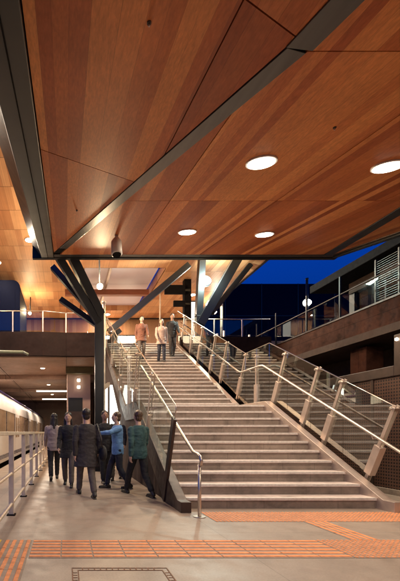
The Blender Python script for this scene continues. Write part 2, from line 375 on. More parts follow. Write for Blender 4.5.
# ---- balustrades
SL = Vector((0, 1, RISE/GO)).normalized(); NR = Vector((0, -SL.z, SL.y))
def balustrade(X, side, label, first_y):
    """side=+1: stair lies at smaller x (right balustrade)"""
    t = empty('glass_balustrade', (X, first_y, 0), label, 'balustrade')
    gx = X; H = 1.38
    def top(y):
        if y <= 9.75: return 1.60 + (y-6.03)*RISE/GO
        z9 = 1.60 + (9.75-6.03)*RISE/GO
        if y <= 11.05: return z9
        return z9 + (y-11.05)*RISE/GO
    def low(y):
        return max(.10, (stair_z(y) if y > Y0 else .0) + (.02 if y > Y0 else .12)) + .10
    # posts, leaning square to the slope
    ys1 = [6.62, 7.75, 8.45, 9.62]; ys2 = [11.62, 12.9, 13.85, 15.1, 16.05, 17.3]
    if side < 0: ys1 = [8.1, 9.62]; ys2 = [12.3, 14.5, 16.7]
    def post(y, lean=True):
        zb = (stair_z(y) if y > Y0 else 0) - .05
        b = Vector((X+side*.02, y, zb)); d = NR if lean else Vector((0, 0, 1))
        L = 1.38 if lean else 1.45
        p = MB(); a = MB()
        for o in (-.028, .028): p.bar(b+Vector((o, 0, 0)), b+Vector((o, 0, 0))+d*L, .012, .065, up=SL if lean else (0,1,0))
        po = p.build('post', M['stainless_plate'], t, bevel=.003)
        a.bar(b+d*.14, b+d*(.66 if side > 0 else .5), .10 if side > 0 else .05, .145 if side > 0 else .07, up=SL if lean else (0,1,0)); a.build('cover_plate', M['stainless_plate'], po, bevel=.005)
        k = MB(); e = b+d*(L-.06)
        k.bar(e+Vector((-.055, 0, 0)), e+Vector((.055, 0, 0)), .10, .05, up=d); k.tube([e+Vector((-.09,0,0)), e+Vector((.09,0,0))], .02, 10)
        k.build('glass_clamp', M['stainless'], po, bevel=.003)
        # arm to the handrail
        Lk = .5
        while (b+d*Lk).z < hr((b+d*Lk).y)-.07: Lk += .01
        m0 = b+d*Lk; hp = Vector((X-side*.17, m0.y, hr(m0.y)-.02))
        h = MB(); h.tube([m0, Vector((hp.x+side*.02, m0.y, hp.z-.055)), hp], .011, 8); h.build('handrail_bracket', M['stainless'], po)
    def hr(y):
        if y <= 9.75: return .915 + (y-5.75)*RISE/GO
        z9 = .915 + 4.0*RISE/GO
        if y <= 11.0: return z9
        return z9 + (y-11.0)*RISE/GO
    for y in ys1: post(y)
    post(10.42, False)
    for y in ys2: post(y)
    # glass panels
    def pane(ya, yb):
        g = MB(); pts = [(gx, ya, low(ya)), (gx, yb, low(yb)), (gx, yb, top(yb)), (gx, ya, top(ya))]
        g.prism(pts, (.016, 0, 0)); po = g.build('glass_panel', M['glass' if side > 0 else 'glass_left'], t)
        e = MB(); e.bar((gx+.008, ya, top(ya)+.004), (gx+.008, yb, top(yb)+.004), .022, .012); e.build('glass_edge', M['stainless'], po)
    def pane_poly(pts, topseg):
        g = MB(); g.prism([(gx, a, b) for a, b in pts], (.016, 0, 0)); po = g.build('glass_panel', M['glass' if side > 0 else 'glass_left'], t)
        e = MB(); e.tube([(gx+.008, a, b) for a, b in topseg], .008, 8); e.build('glass_edge', M['stainless'], po)
    z0 = top(6.12)
    # lowest pane: end square to slope, rounded corner
    endb = Vector((6.60, .32)); endt = Vector((6.02, top(6.02)-.0))
    cor = []
    for i in range(6):
        a = i/5; p0 = Vector((6.08, top(6.02)-.10)); p1 = Vector((6.00, top(6.02)+.0)); p2 = Vector((6.12, top(6.12)))
        cor.append(((1-a)**2*p0.x+2*a*(1-a)*p1.x+a*a*p2.x, (1-a)**2*p0.y+2*a*(1-a)*p1.y+a*a*p2.y))
    pane_poly([(7.15, low(7.15)), (6.75, low(6.75)), (6.60, .34)] + cor + [(7.15, top(7.15))], [(6.60, .34)] + cor + [(7.15, top(7.15))])
    for ya, yb in ((7.16, 8.1), (8.11, 8.95), (8.96, 9.75)): pane(ya, yb)
    pane(9.76, 10.40); pane(10.41, 11.05)
    for ya, yb in ((11.06, 12.25), (12.26, 13.4), (13.41, 14.5), (14.51, 15.6), (15.61, 16.7), (16.71, 17.75)): pane(ya, yb)
    # handrail
    hx = X-side*.17
    def hr(y):
        if y <= 9.75: return .915 + (y-5.75)*RISE/GO
        z9 = .915 + 4.0*RISE/GO
        if y <= 11.0: return z9
        return z9 + (y-11.0)*RISE/GO
    pts = [(hx, 17.75, hr(17.75)), (hx, 11.15, hr(11.15)), (hx, 11.0, hr(11.0)+.015), (hx, 10.85, hr(11.0)), (hx, 9.9, hr(9.8)), (hx, 9.75, hr(9.75)-.015), (hx, 9.6, hr(9.6)), (hx, 5.75, hr(5.75))]
    if side < 0:
        cx, cz = 5.62, hr(5.75)-.10
        pts += [(hx, 5.66, hr(5.75)-.02), (hx+.005, 5.55, hr(5.75)-.03), (hx+.01, 5.46, hr(5.75)-.06), (hx+.015, 5.43, hr(5.75)-.12), (hx+.02, 5.47, hr(5.75)-.17), (hx+.02, 5.55, hr(5.75)-.18)]
    else:
        pts += [(hx, 5.3, hr(5.3)), (hx, 5.12, hr(5.12)+.02), (hx, 4.7, hr(5.12)+.02)]
    h = MB(); h.tube(pts, .0235, 14); ho = h.build('handrail', M['stainless'], t)
    if side < 0:
        p = MB(); p.tube([(hx+.012, 5.50, .0), (hx+.012, 5.50, hr(5.75)-.17)], .024, 14); po = p.build('end_post', M['stainless'], t)
        p = MB(); p.tube([(hx+.012, 5.50, .0), (hx+.012, 5.50, .012)], .085, 20); p.build('base_plate', M['stainless'], po)
        e = MB(); e.bar((X-.0, 6.78, .02), (X-.0, 6.13, 1.42), .045, .15, up=SL); e.build('end_plate', M['brown_steel'], t, bevel=.004, label='broad bronze end plate of the left balustrade')
    else:
        p = MB(); p.tube([(hx, 4.8, .0), (hx, 4.8, hr(5.12))], .024, 14); p.build('end_post', M['stainless'], t)
    return t
balustrade(5.08, 1, 'glass stair balustrade with leaning steel posts on the right side, beside the mesh wall', 6.6)
balustrade(1.70, -1, 'glass stair balustrade with bronze end plate and curled handrail on the left side', 6.6)

# ---- tactile paving
def build_tile(kind, parent):
    """a tile is its base; bars/dots are its orange raised pattern inside one mesh with two materials"""
    b = MB(); t = .307
    nbase = 0
    b.box(-t/2, t/2, -t/2, t/2, .0, .004); nbase = len(b.f)
    if kind == 'dots':
        n = 6
        for i in range(n):
            for j in range(n):
                x = (i+.5)/n*t-t/2; y = (j+.5)/n*t-t/2
                vs = [(x+.0195*math.cos(a*PI/4), y+.0195*math.sin(a*PI/4), .0035) for a in range(8)] + [(x+.015*math.cos(a*PI/4), y+.015*math.sin(a*PI/4), .009) for a in range(8)]
                b.add(vs, [(k, (k+1)%8, 8+(k+1)%8, 8+k) for k in range(8)] + [tuple(range(8, 16))])
    else:
        n = 3 if kind != 'bars_y' else 4
        for i in range(n):
            c = (i+.5)/n*t-t/2; w = .027 if n == 3 else .020
            x0, x1, y0, y1 = (-t/2+.003, t/2-.003, c-w, c+w) if kind == 'bars_x' else (c-w, c+w, -t/2+.003, t/2-.003)
            i_ = .004
            vs = [(x0,y0,.0035),(x1,y0,.0035),(x1,y1,.0035),(x0,y1,.0035),(x0+i_,y0+i_,.009),(x1-i_,y0+i_,.009),(x1-i_,y1-i_,.009),(x0+i_,y1-i_,.009)]
            b.add(vs, [(4,5,6,7),(0,1,5,4),(1,2,6,5),(2,3,7,6),(3,0,4,7)])
    o = b.build('tile', M['orange_base'], parent, recalc=False)
    o.data.materials.append(M['orange'])
    for p in o.data.polygons: p.material_index = 0 if p.index < nbase else 1
    return o
# (tile meshes are built about the world origin, so undo the parent offset baked by MB.build)
def build_tile_local(kind, parent):
    o = build_tile(kind, None); o.parent = parent; return o
def strip(kind, x0, nx, y0, ny, label, sx=.311, sy=.311):
    t = empty('tactile_strip', (x0, y0, 0), label, 'tactile paving', 'orange tactile paving strips')
    src = build_tile_local(kind, t)
    for i in range(nx):
        for j in range(ny):
            o = src if (i, j) == (0, 0) else src.copy()
            if o is not src: C.objects.link(o); o.parent = t
            o.location = ((i+.5)*sx, (j+.5)*sy, 0)
    return t
strip('bars_x', -.36, 10, 3.705, 2, 'long orange tactile strip with ribs running crosswise over the near floor')
strip('dots', 2.755, 16, 3.705, 2, 'orange dotted tactile strip continuing the near ribbed strip to the right edge')
strip('dots', 2.0, 18, 5.20, 2, 'orange dotted tactile strip at the foot of the stairs')
strip('bars_y', 3.17, 1, 4.335, 3, 'short narrow orange ribbed piece joining the two dotted strips', sy=.288)
strip('bars_y', -.68, 1, .9, 11, 'narrow orange ribbed strip running towards the viewer at the left corner')

# ---- floor hatch
t = empty('floor_hatch', (.47, 3.1, 0), 'rectangular concrete filled floor hatch with rusty double frame', 'hatch')
b = MB()
for x0, x1, y0, y1 in ((.05,.89), (.10,.84)) and ((.05,.89,2.60,3.44), (.10,.84,2.65,3.385)):
    w = .010
    b.box(x0, x1, y0, y0+w, .0, .004).box(x0, x1, y1-w, y1, .0, .004).box(x0, x0+w, y0+w, y1-w, .0, .004).box(x1-w, x1, y0+w, y1-w, .0, .004)
b.build('hatch_frame', M['rust'], t)
b = MB()
for i in range(13): b.box(.14+i*.052, .15+i*.052, 3.395, 3.43, .0, .003)
for i in range(12): b.box(.06, .095, 2.7+i*.056, 2.71+i*.056, .0, .003).box(.845, .88, 2.7+i*.056, 2.71+i*.056, .0, .003)
b.build('grip_ticks', M['rust'], t)

# ---- platform railing (left)
t = empty('platform_railing', (-.79, 5.64, 0), 'pale steel railing with flat posts along the platform edge beside the train', 'railing')
XR = -.79
b = MB(); b.bar((XR, 3.2, 1.18), (XR, 33, 1.18), .085, .05); b.build('top_rail', M['galv'], t, bevel=.006)
for z in (.60, .16):
    b = MB(); b.tube([(XR, 3.2, z), (XR, 33, z)], .024, 10); b.build('rail', M['galv'], t)
for i in range(18):
    y = 4.02+i*1.62
    b = MB(); b.box(XR-.036, XR+.036, y-.018, y+.018, .0, 1.155); po = b.build('post', M['galv'], t, bevel=.003)
    b = MB(); b.box(XR-.06, XR+.06, y-.06, y+.06, .0, .015)
    b.build('base_plate', M['black'], po)

# ---- train
t = empty('train', (-2.4, 30, -1.0), 'pale train with dark window band standing at the platform', 'train')
prof = [(-2.40, .05), (-2.37, 1.2), (-2.40, 2.05), (-2.47, 2.45), (-2.60, 2.72), (-2.85, 2.92), (-3.3, 3.05), (-3.85, 3.08), (-4.4, 3.05), (-4.85, 2.92), (-5.1, 2.72), (-5.25, 2.3), (-5.3, 1.2), (-5.25, .05)]
YA, YB = 9.0, 56.0
def band(i0, i1, name, m):
    b = MB(); p = [(x, z) for x, z in prof[i0:i1+1]]
    vs = [(x, YA, z) for x, z in p] + [(x, YB, z) for x, z in p] + [(x-.04*(1 if x > -3.85 else -1), YA, z) for x, z in p] + [(x-.04*(1 if x > -3.85 else -1), YB, z) for x, z in p]
    n = len(p); fs = []
    for i in range(n-1): fs += [(i, i+1, n+i+1, n+i), (2*n+i, 3*n+i, 3*n+i+1, 2*n+i+1)]
    b.add(vs, fs, True); return b.build(name, m, t, recalc=False)
band(2, 11, 'roof', M['train_white'])
band(11, 13, 'far_side', M['train_white'])
b = MB(); b.tube([(-2.60, YA, 2.80), (-2.60, YB, 2.80)], .05, 8); b.build('gutter', M['purple'], t)
box('sill_panel', M['train_white'], t, -2.44, -2.395, YA, YB, .05, 1.2)
box('underframe', M['black'], t, -5.1, -2.55, YA, YB, -.75, .05)
box('skirt_stripe', M['train_dark'], t, -2.395, -2.388, YA, YB, .18, .34)
box('interior_floor', M['train_in'], t, -5.2, -2.45, YA, YB, .06, .12)
box('interior_wall', M['train_in'], t, -5.2, -5.15, YA, YB, .12, 2.2)
y = YA
i = 0
while y < YB-3:
    MB().box(-2.44, -2.40, y, y+.12, 1.2, 2.05).build('pillar', M['train_dark'], t)
    if i % 3 == 1:
        d = MB().box(-2.43, -2.39, y+.14, y+1.73, .1, 2.05).build('door', M['train_white'], t); MB().box(-2.389, -2.384, y+.25, y+.85, .95, 1.9).build('door_window', M['train_window'], d); MB().box(-2.389, -2.384, y+1.02, y+1.62, .95, 1.9).build('door_window', M['train_window'], d)
        y += 1.75
    else:
        MB().box(-2.425, -2.41, y+.12, y+2.5, 1.2, 2.05).build('window', M['train_window'], t)
        y += 2.5
    i += 1
MB().box(-2.44, -2.395, y, YB, 1.2, 2.05).build('pillar', M['train_white'], t)
for yy in range(11, 55, 4):
    lm = MB().box(-4.0, -3.7, yy, yy+2.2, 2.75, 2.78).build('ceiling_lamp', emit('train lamp', (1, .80, .55), 9) if yy == 11 else bpy.data.materials['train lamp'], t)

# ================================================================== FRONT CANOPY
ZC0, SC = 3.75, .215
XL, XRt, YF, YN = -.33, 7.35, 10.8, -1.2
def zc(y): return ZC0 + SC*y
cano = empty('timber_canopy', (3.5, 10.8, zc(10.8)), 'large low canopy lined with reddish cedar boards and crossed by a dark steel band', 'canopy')
def clip(poly, a, b, keep=1):
    """clip 2D polygon with line a->b; keep left side if keep=1"""
    out = []; n = len(poly)
    def side(p): return keep*((b[0]-a[0])*(p[1]-a[1])-(b[1]-a[1])*(p[0]-a[0]))
    for i in range(n):
        p, q = poly[i], poly[(i+1) % n]; sp_, sq = side(p), side(q)
        if sp_ >= 0: out.append(p)
        if (sp_ >= 0) != (sq >= 0):
            k = sp_/(sp_-sq); out.append((p[0]+(q[0]-p[0])*k, p[1]+(q[1]-p[1])*k))
    return out
def inset(poly, g):
    cx = sum(p[0] for p in poly)/len(poly); cy = sum(p[1] for p in poly)/len(poly)
    ar = sum(poly[i][0]*poly[(i+1)%len(poly)][1]-poly[(i+1)%len(poly)][0]*poly[i][1] for i in range(len(poly)))
    if ar < 0: poly = poly[::-1]
    out = poly
    for i in range(len(poly)):
        a, b = poly[i], poly[(i+1) % len(poly)]
        L = math.hypot(b[0]-a[0], b[1]-a[1])
        if L < 1e-6: continue
        nx, ny = -(b[1]-a[1])/L*g, (b[0]-a[0])/L*g
        out = clip(out, (a[0]+nx, a[1]+ny), (b[0]+nx, b[1]+ny), 1)
        if len(out) < 3: return []
    return out
ANG = {}
def panel(poly, name='ceiling_panel', m=None):
    poly = inset(poly, .006)
    if len(poly) < 3: return
    b = MB(); b.prism([(x, y, zc(y)) for x, y in poly], (0, 0, .03))
    b.build(name, m or M['cedar'], cano)
B0, B1, B2, B3 = (-.07, 9.95), (1.97, 3.33), (2.06, 2.8), (2.66, YN)
hw = .105
def off(p, q, s):
    L = math.hypot(q[0]-p[0], q[1]-p[1]); return (-(q[1]-p[1])/L*s, (q[0]-p[0])/L*s)
# band polygons (centre line B0 B1 B2 B3), left/right offsets
def line_off(p, q, s): o = off(p, q, s); return (p[0]+o[0], p[1]+o[1]), (q[0]+o[0], q[1]+o[1])
lowL = line_off(B0, B1, hw); lowR = line_off(B0, B1, -hw)      # left of direction B0->B1 is east side
upL = line_off(B1, B3, hw); upR = line_off(B1, B3, -hw)
full = [(XL, YN), (XRt, YN), (XRt, YF), (XL, YF)]
def west(poly):    # region west of the band
    a = clip(poly, lowR[0], lowR[1], -1); a = clip(a, upR[0], upR[1], -1) if a else a
    return a
yb = 3.33
ls = (( -.33, 5.0), (1.0, 5.95))     # slanted joint
# west side panels
w1 = [(XL, YN), (1.3, YN), (1.3, 9), (XL, 9)]
wp = west(w1); wp = clip(wp, ls[0], ls[1], -1); panel(wp)
w2 = [(XL, YN), (2.9, YN), (2.9, YF), (XL, YF)]
wp = west(w2); wp = clip(wp, ls[0], ls[1], 1); panel(clip(wp, (1.3, 0), (1.3, 10), 1))
w3 = [(1.3, YN), (2.9, YN), (2.9, 9), (1.3, 9)]
jn = ((1.33, 2.86), (1.94, 3.23))
a = west(w3); panel(clip(a, jn[0], jn[1], 1)); panel(clip(a, jn[0], jn[1], -1))
# east side
IB0, IB1 = (7.18, 10.72), (6.20, 7.2)
dx = (IB1[0]-IB0[0])/(IB1[1]-IB0[1]); IB2 = (IB1[0]+dx*(YN-IB1[1])*.45, YN)
IBm = IB1
def east(poly):
    a = clip(poly, lowL[0], lowL[1], 1); return clip(a, upL[0], upL[1], 1) if a else a
xs = [-.4, 1.8, 3.65, 5.5, XRt]; yr = [YN, 3.35, 6.75, YF-.0]
ib_w = line_off(IB0, IB1, -.12); ib_e = line_off(IB0, IB1, .12)
for j in range(3):
    for i in range(4):
        if j == 0 and i < 1: continue
        q = [(xs[i], yr[j]), (xs[i+1], yr[j]), (xs[i+1], yr[j+1]), (xs[i], yr[j+1])]
        if j == 0 and i == 1: q = [(1.8, YN), (3.65, YN), (3.65, 3.35), (1.8, 3.35)]
        a = clip(q, lowL[0], lowL[1], 1) if j > 0 else clip(q, upL[0], upL[1], 1)
        if len(a) < 3: continue
        if i >= 2:
            p1 = clip(a, ib_w[0], ib_w[1], -1); p2 = clip(a, ib_e[0], ib_e[1], 1)
            if len(p1) > 2: panel(p1)
            if len(p2) > 2: panel(p2)
        else: panel(a)
def flatband(p, q, w, name, m, lab=None, drop=.012):
    a, b_ = line_off(p, q, w), line_off(p, q, -w)
    b = MB(); pts = [a[0], a[1], b_[1], b_[0]]
    b.prism([(x, y, zc(y)-drop) for x, y in pts], (0, 0, .06)); return b.build(name, m, cano, bevel=.004, label=lab)
flatband(B0, (B1[0]-.0, B1[1]+.0), hw-.004, 'steel_band', M['steel_band'], 'long slanting grey steel band across the cedar boards')
flatband((B1[0]+.012, B1[1]-.02), B3, hw+.02, 'steel_band', M['steel_band'], 'nearer olive grey length of the steel band', drop=.016)
flatband(IB0, (IB0[0]+(IB1[0]-IB0[0])*2.2, IB0[1]+(IB1[1]-IB0[1])*2.2), .115, 'steel_band', M['steel_dark'], 'dark steel band near the right edge of the canopy')
# backing / roof slab above
b = MB(); b.prism([(XL, YN, zc(YN)+.031), (XRt, YN, zc(YN)+.031), (XRt, YF, zc(YF)+.031), (XL, YF, zc(YF)+.031)], (0, 0, .26)); b.build('roof_slab', M['black'], cano)
# level continuation over the viewer
b = MB(); b.box(XL, XRt, -9, YN-.002, zc(YN), zc(YN)+.28); b.build('ceiling_panel', M['cedar'], cano)
# edge trims
def sl(p0, p1, w, h, dz, name, m, bev=.006):
    b = MB(); b.bar((p0[0], p0[1], zc(p0[1])+dz), (p1[0], p1[1], zc(p1[1])+dz), w, h); return b.build(name, m, cano, bevel=bev)
b = MB()
cs = [(-.335, -.05), (-.68, -.05), (-.70, .0), (-.93, .30), (-.93, .42), (-.335, .42)]
b.prism([(x, YN-7, zc(YN)+z) for x, z in cs], (0, 7, 0)); b.build('edge_beam', M['steel_dark'], cano)
b = MB(); n = len(cs); vs = [(x, YN, zc(YN)+z) for x, z in cs]+[(x, YF, zc(YF)+z) for x, z in cs]
b.add(vs, [tuple(range(n)), tuple(reversed(range(n, 2*n)))]+[(i, n+i, n+(i+1)%n, (i+1)%n) for i in range(n)])
eb = b.build('edge_beam', M['steel_dark'], cano, bevel=.008, label='deep dark steel edge beam down the left side of the canopy')
b = MB(); b.bar((-.50, YN, zc(YN)-.056), (-.50, YF, zc(YF)-.056), .012, .012); b.build('seam', M['black'], eb)
b = MB(); b.box(-.93, XRt+.16, YF+.002, YF+.12, zc(YF)-.06, zc(YF)+.36); b.build('edge_beam', M['steel_dark'], cano, bevel=.008)
b = MB(); b.box(-.33, XRt, YF-.18, YF-.002, zc(YF)-.04, zc(YF)-.0); b.build('edge_trim', M['steel_band'], cano, bevel=.004)
b = MB(); b.bar((XRt+.075, YN, zc(YN)+.13), (XRt+.075, YF, zc(YF)+.13), .14, .36); b.build('edge_beam', M['steel_dark'], cano, bevel=.008)
b = MB(); b.bar((XRt-.05, YN, zc(YN)-.012), (XRt-.05, YF-.2, zc(YF-.2)-.012), .07, .02); b.build('edge_trim', M['brown_steel'], cano)

# downlights
WARM = (1, .82, .62)
def downlight(x, y, label, E=85, lampz=None, r=.18, grp='round downlights in the canopy'):
    tilt = y > YN and lampz is None
    z = (zc(y) if tilt else (lampz if lampz else zc(YN)))
    t = empty('downlight', (x, y, z-.02), label, 'downlight', grp)
    n = Vector((0, SC, -1)).normalized() if tilt else Vector((0, 0, -1))
    c = Vector((x, y, z))
    b = MB(); b.tube([c+n*.0, c+n*.022], r+.018, 32); b.build('trim_ring', M['white_trim'], t)
    b = MB(); b.tube([c+n*.022, c+n*.03], r-.01, 32); b.build('diffuser', M['white_diff'], t)
    l = light('downlight_lamp', 'AREA', c+n*.05, E, WARM, t, shape='DISK', size=r*2)
    l.rotation_euler = n.to_track_quat('-Z', 'Y').to_euler()
    return t
for x, y, lb in ((2.67, 5.33, 'round glowing downlight in the cedar boards, largest and left of the nearer pair'),
             (4.50, 5.45, 'round glowing downlight at the right edge of the picture, right of the nearer pair'),
             (2.65, 8.52, 'round glowing downlight nearest the diagonal steel band, left of the farther pair'),
             (4.43, 8.70, 'round glowing downlight above the stairs, right of the farther pair')):
    downlight(x, y, lb)
for x, y, lb in ((2.67, 2.2, 'unseen added downlight overhead beside the steel band, nearer than the visible pair'), (4.5, 2.2, 'unseen added downlight overhead in the right half of the canopy'), (6.3, 2.2, 'unseen added downlight overhead near the right canopy edge'),
                 (.6, -.6, 'unseen added downlight overhead just behind the viewer on the left'), (2.67, -3.5, 'unseen added downlight behind the viewer in the middle of the level canopy part'), (5.0, -3.5, 'unseen added downlight behind the viewer in the right of the level canopy part'), (.4, -6.0, 'unseen added downlight far behind the viewer on the left')):
    downlight(x, y, lb, 38)  # unseen downlights added beyond the seen ones to light floor and boards

# ceiling camera/speaker under canopy
t = empty('ceiling_speaker', (1.14, 8.8, zc(8.8)), 'white cylindrical ceiling speaker hanging under the canopy near the steel band', 'speaker')
z = zc(8.8)
b = MB(); b.tube([(1.14, 8.8, z), (1.14, 8.8, z-.10)], .04, 14); b.build('stem', M['off_white'], t)
b = MB(); b.tube([(1.14, 8.86, z-.08), (1.14, 8.83, z-.14), (1.14, 8.76, z-.44), (1.14, 8.755, z-.46)], [.08, .115, .125, .10], 24); b.build('housing', M['off_white'], t)
b = MB(); b.tube([(1.14, 8.755, z-.462), (1.14, 8.752, z-.47)], .095, 24); b.build('grille', M['black'], t)

# ================================================================== REAR CANOPY (upper concourse roof)
Z2 = 8.6; YR1 = 25.3
rc = empty('upper_roof', (0, 18, Z2), 'high flat roof over the upper concourse lined with honey coloured timber', 'roof')
SKX0, SKX1, SKY0, SKY1 = .85, 4.5, 17.6, 23.7
for x0, x1, y0, y1 in ((-16, SKX0, 9.9, YR1), (SKX1, 8.6, 9.9, YR1), (SKX0, SKX1, 9.9, SKY0), (SKX0, SKX1, SKY1, YR1)):
    MB().box(x0+.001, x1-.001, y0+.001, y1-.001, Z2, Z2+.04).build('timber_soffit', M['birch'], rc)
for x0, x1, y0, y1 in ((-16, SKX0-.4, 9.9, YR1), (SKX1+.4, 8.55, 9.9, YR1), (SKX0-.4, SKX1+.4, 9.9, SKY0-.4), (SKX0-.4, SKX1+.4, SKY1+.4, YR1)):
    MB().box(x0, x1, y0, y1, Z2+.045, Z2+.5).build('roof_slab', M['black'], rc)
b = MB(); b.box(SKX0-.03, SKX0, SKY0, SKY1, Z2-.0, Z2+.5).box(SKX1, SKX1+.03, SKY0, SKY1, Z2, Z2+.5).box(SKX0, SKX1, SKY0-.03, SKY0, Z2, Z2+.5).box(SKX0, SKX1, SKY1, SKY1+.03, Z2, Z2+.5)
b.build('skylight_reveal', M['birch'], rc)
for x0, x1 in ((SKX0, 2.0), (2.1, SKX1-.16)):
    for y0, y1 in ((SKY0, 20.3), (20.3, SKY1)):
        MB().box(x0+.01, x1, y0+.01, y1-.01, Z2+.30, Z2+.33).build('skylight_panel', M['skylight'], rc)
MB().box(2.0, 2.1, SKY0, SKY1, Z2+.05, Z2+.33).build('skylight_divider', M['stainless_plate'], rc)
MB().box(SKX0-.9, SKX1-.2, 20.2, 20.5, Z2-.28, Z2-.002).build('cross_beam', M['beam_timber'], rc, bevel=.01)
MB().box(8.6, 8.7, 9.9, YR1, Z2-.03, Z2+.52).build('edge_beam', M['steel_dark'], rc)
MB().box(-16, 8.7, YR1, YR1+.15, Z2-.05, Z2+.5).build('edge_beam', M['steel_dark'], rc)

# ---- tree columns with splayed struts
def branching(name, base, joint_z, tips, label, w=.26):
    t = empty(name, base, label, 'column')
    b = MB(); b.box(base[0]-w/2, base[0]+w/2, base[1]-w/2, base[1]+w/2, base[2], joint_z+.1); b.build('post', M['steel_dark'], t, bevel=.01)
    for (a, q, ww) in tips:
        b = MB(); b.bar(a, q, ww, ww*1.15, up=(0, 1, 0)); b.build('strut', M['steel_dark'], t, bevel=.008)
    return t
branching('branching_column', (1.02, 12.0, 0), 4.75, [((1.0, 11.98, 4.55), (-.24, 10.95, 6.16), .20), ((1.05, 11.9, 4.8), (.13, 10.95, 6.2), .24), ((.98, 12.05, 4.7), (-.42, 12.1, 6.32), .17), ((1.0, 12.12, 4.5), (-.17, 12.3, 5.38), .16)],
          'dark steel branching column left of the stairs with struts splaying up to the canopy', .27)
branching('branching_column', (2.05, 19.0, ZT), 5.6, [((1.75, 16.0, 5.3), (5.0, 15.9, 8.0), .24), ((2.05, 19, 5.4), (2.3, 17.0, 5.6), .2)],
          'dark steel raking strut crossing under the skylight at the top of the stairs', .2)
branching('branching_column', (5.45, 16.0, 0), 5.85, [((5.48, 16, 5.6), (7.15, 15.9, 8.55), .34), ((5.45, 16.1, 5.6), (5.62, 16.1, 8.55), .26), ((6.1, 16.3, 6.2), (8.1, 17.2, 8.55), .22)],
          'dark steel branching column right of the stairs with struts rising to the high roof', .26)
# dark square column with blank signs at stair head
t = empty('square_column', (5.9, 19, ZT), 'black square column at the head of the stairs reaching the high roof', 'column')
box('post', M['black'], t, 5.72, 6.06, 18.85, 19.15, ZT, Z2-.005, bevel=.01)
b = empty('hanging_sign', (5.2, 18.6, 7.95), 'large blank black sign box on the square column at the stair head', 'sign')
box('sign_box', M['black'], b, 4.72, 5.70, 18.6, 18.75, 7.80, 8.22, bevel=.01); box('bracket', M['steel_dark'], b, 5.70, 5.95, 18.66, 18.70, 7.95, 8.05)
b = empty('hanging_sign', (5.5, 18.6, 7.4), 'small blank black sign box below the large one on the square column', 'sign')
box('sign_box', M['black'], b, 5.14, 5.70, 18.6, 18.72, 7.20, 7.48, bevel=.01); box('bracket', M['steel_dark'], b, 5.70, 5.95, 18.66, 18.70, 7.3, 7.38)

# ================================================================== UPPER CONCOURSE
uc = empty('upper_concourse', (0, 18, 0), 'raised concourse deck with dark fascia and concrete underside behind the stairs', 'building')
ZD = ZT
YD = YT+.6
box('deck_floor', M['floor'], uc, -16, 1.69, 17.26, 34, ZD-.35, ZD)
box('deck_floor', M['floor'], uc, 1.69, 5.03, YD, 34, ZD-.35, ZD)
box('deck_floor', M['floor'], uc, 5.03, 16, 17.3, 34, ZD-.35, ZD)
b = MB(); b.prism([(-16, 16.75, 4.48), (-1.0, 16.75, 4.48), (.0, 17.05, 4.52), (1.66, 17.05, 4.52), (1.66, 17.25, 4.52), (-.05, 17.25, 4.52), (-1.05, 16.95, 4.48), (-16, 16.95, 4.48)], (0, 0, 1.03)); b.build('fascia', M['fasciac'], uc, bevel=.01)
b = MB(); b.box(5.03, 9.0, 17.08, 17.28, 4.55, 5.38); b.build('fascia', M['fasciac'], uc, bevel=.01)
box('soffit', M['soffit'], uc, -16, 9.2, 17.27, 44, ZD-.75, ZD-.37)
for yy in (22.5, 29.5, 37.0):
    box('soffit_beam', M['soffit'], uc, -16, 9.2, yy, yy+.5, ZD-1.0, ZD-.752)
box('back_wall', M['soffit'], uc, -16, 16, 44, 44.3, 0, ZD-.4)
box('rear_wall', M['birch'], uc, -16, 8.7, YR1+.2, YR1+.4, ZD, Z2+.3)
box('side_wall', M['undercroft'], uc, 1.25, 1.69, 24, 43.9, 0, ZD-1.0)
# guard rails on the deck
def guard(pts, label, h=.92, z0=5.51, n_post=None, cat='railing'):
    t = empty('guard_railing', (pts[0][0], pts[0][1], z0), label, cat)
    for a, b_ in zip(pts[:-1], pts[1:]):
        a3, b3 = Vector((*a, z0)), Vector((*b_, z0)); L = (b3-a3).length; n = max(1, round(L/1.35)); d = (b3-a3)/n
        m = MB(); m.tube([a3+Vector((0,0,h)), b3+Vector((0,0,h))], .022, 8); m.build('handrail', M['stainless'], t)
        for i in range(n):
            p = a3+d*i
            m = MB(); m.bar(p, p+Vector((0,0,h)), .05, .02, up=(0,1,0)); m.build('post', M['stainless_plate'], t)
            e = d.normalized()*.06; q0, q1 = p+e, p+d-e
            g = MB(); nn = Vector((-d.y, d.x, 0)).normalized()*.012
            g.prism([q0+Vector((0,0,.08)), q1+Vector((0,0,.08)), q1+Vector((0,0,h-.06)), q0+Vector((0,0,h-.06))], nn); g.build('glass_panel', M['glass_clear'], t)
    return t
guard([(-14, 16.85), (-1.0, 16.85), (.0, 17.15), (1.6, 17.15)], 'glass guard railing along the upper deck edge on the left')
guard([(5.3, 17.2), (9.0, 17.2)], 'glass guard railing along the upper deck edge right of the stairs', z0=5.38, h=.8)
# kiosk
t = empty('kiosk', (-5, 18.5, ZD), 'dark blue glazed kiosk with rounded corners on the left of the upper deck', 'kiosk')
b = MB(); pts = []
x0, x1, z0, z1, r = -9.0, -2.12, ZD+.002, 8.22, .35
for cx, cz, a0 in ((x1-r, z1-r, 0), (x0+r, z1-r, 90)):
    for k in range(7): a = R(a0+k*15); pts.append((cx+r*math.cos(a), 18, cz+r*math.sin(a)))
pts += [(x0, 18, z0), (x1, 18, z0)]
b.prism(pts, (0, 3.0, 0)); b.build('body', M['navy'], t, bevel=.02)
b = MB(); b.box(-8.8, -2.35, 17.985, 17.995, 5.6, 7.7); b.build('glazing', M['navy'], t)
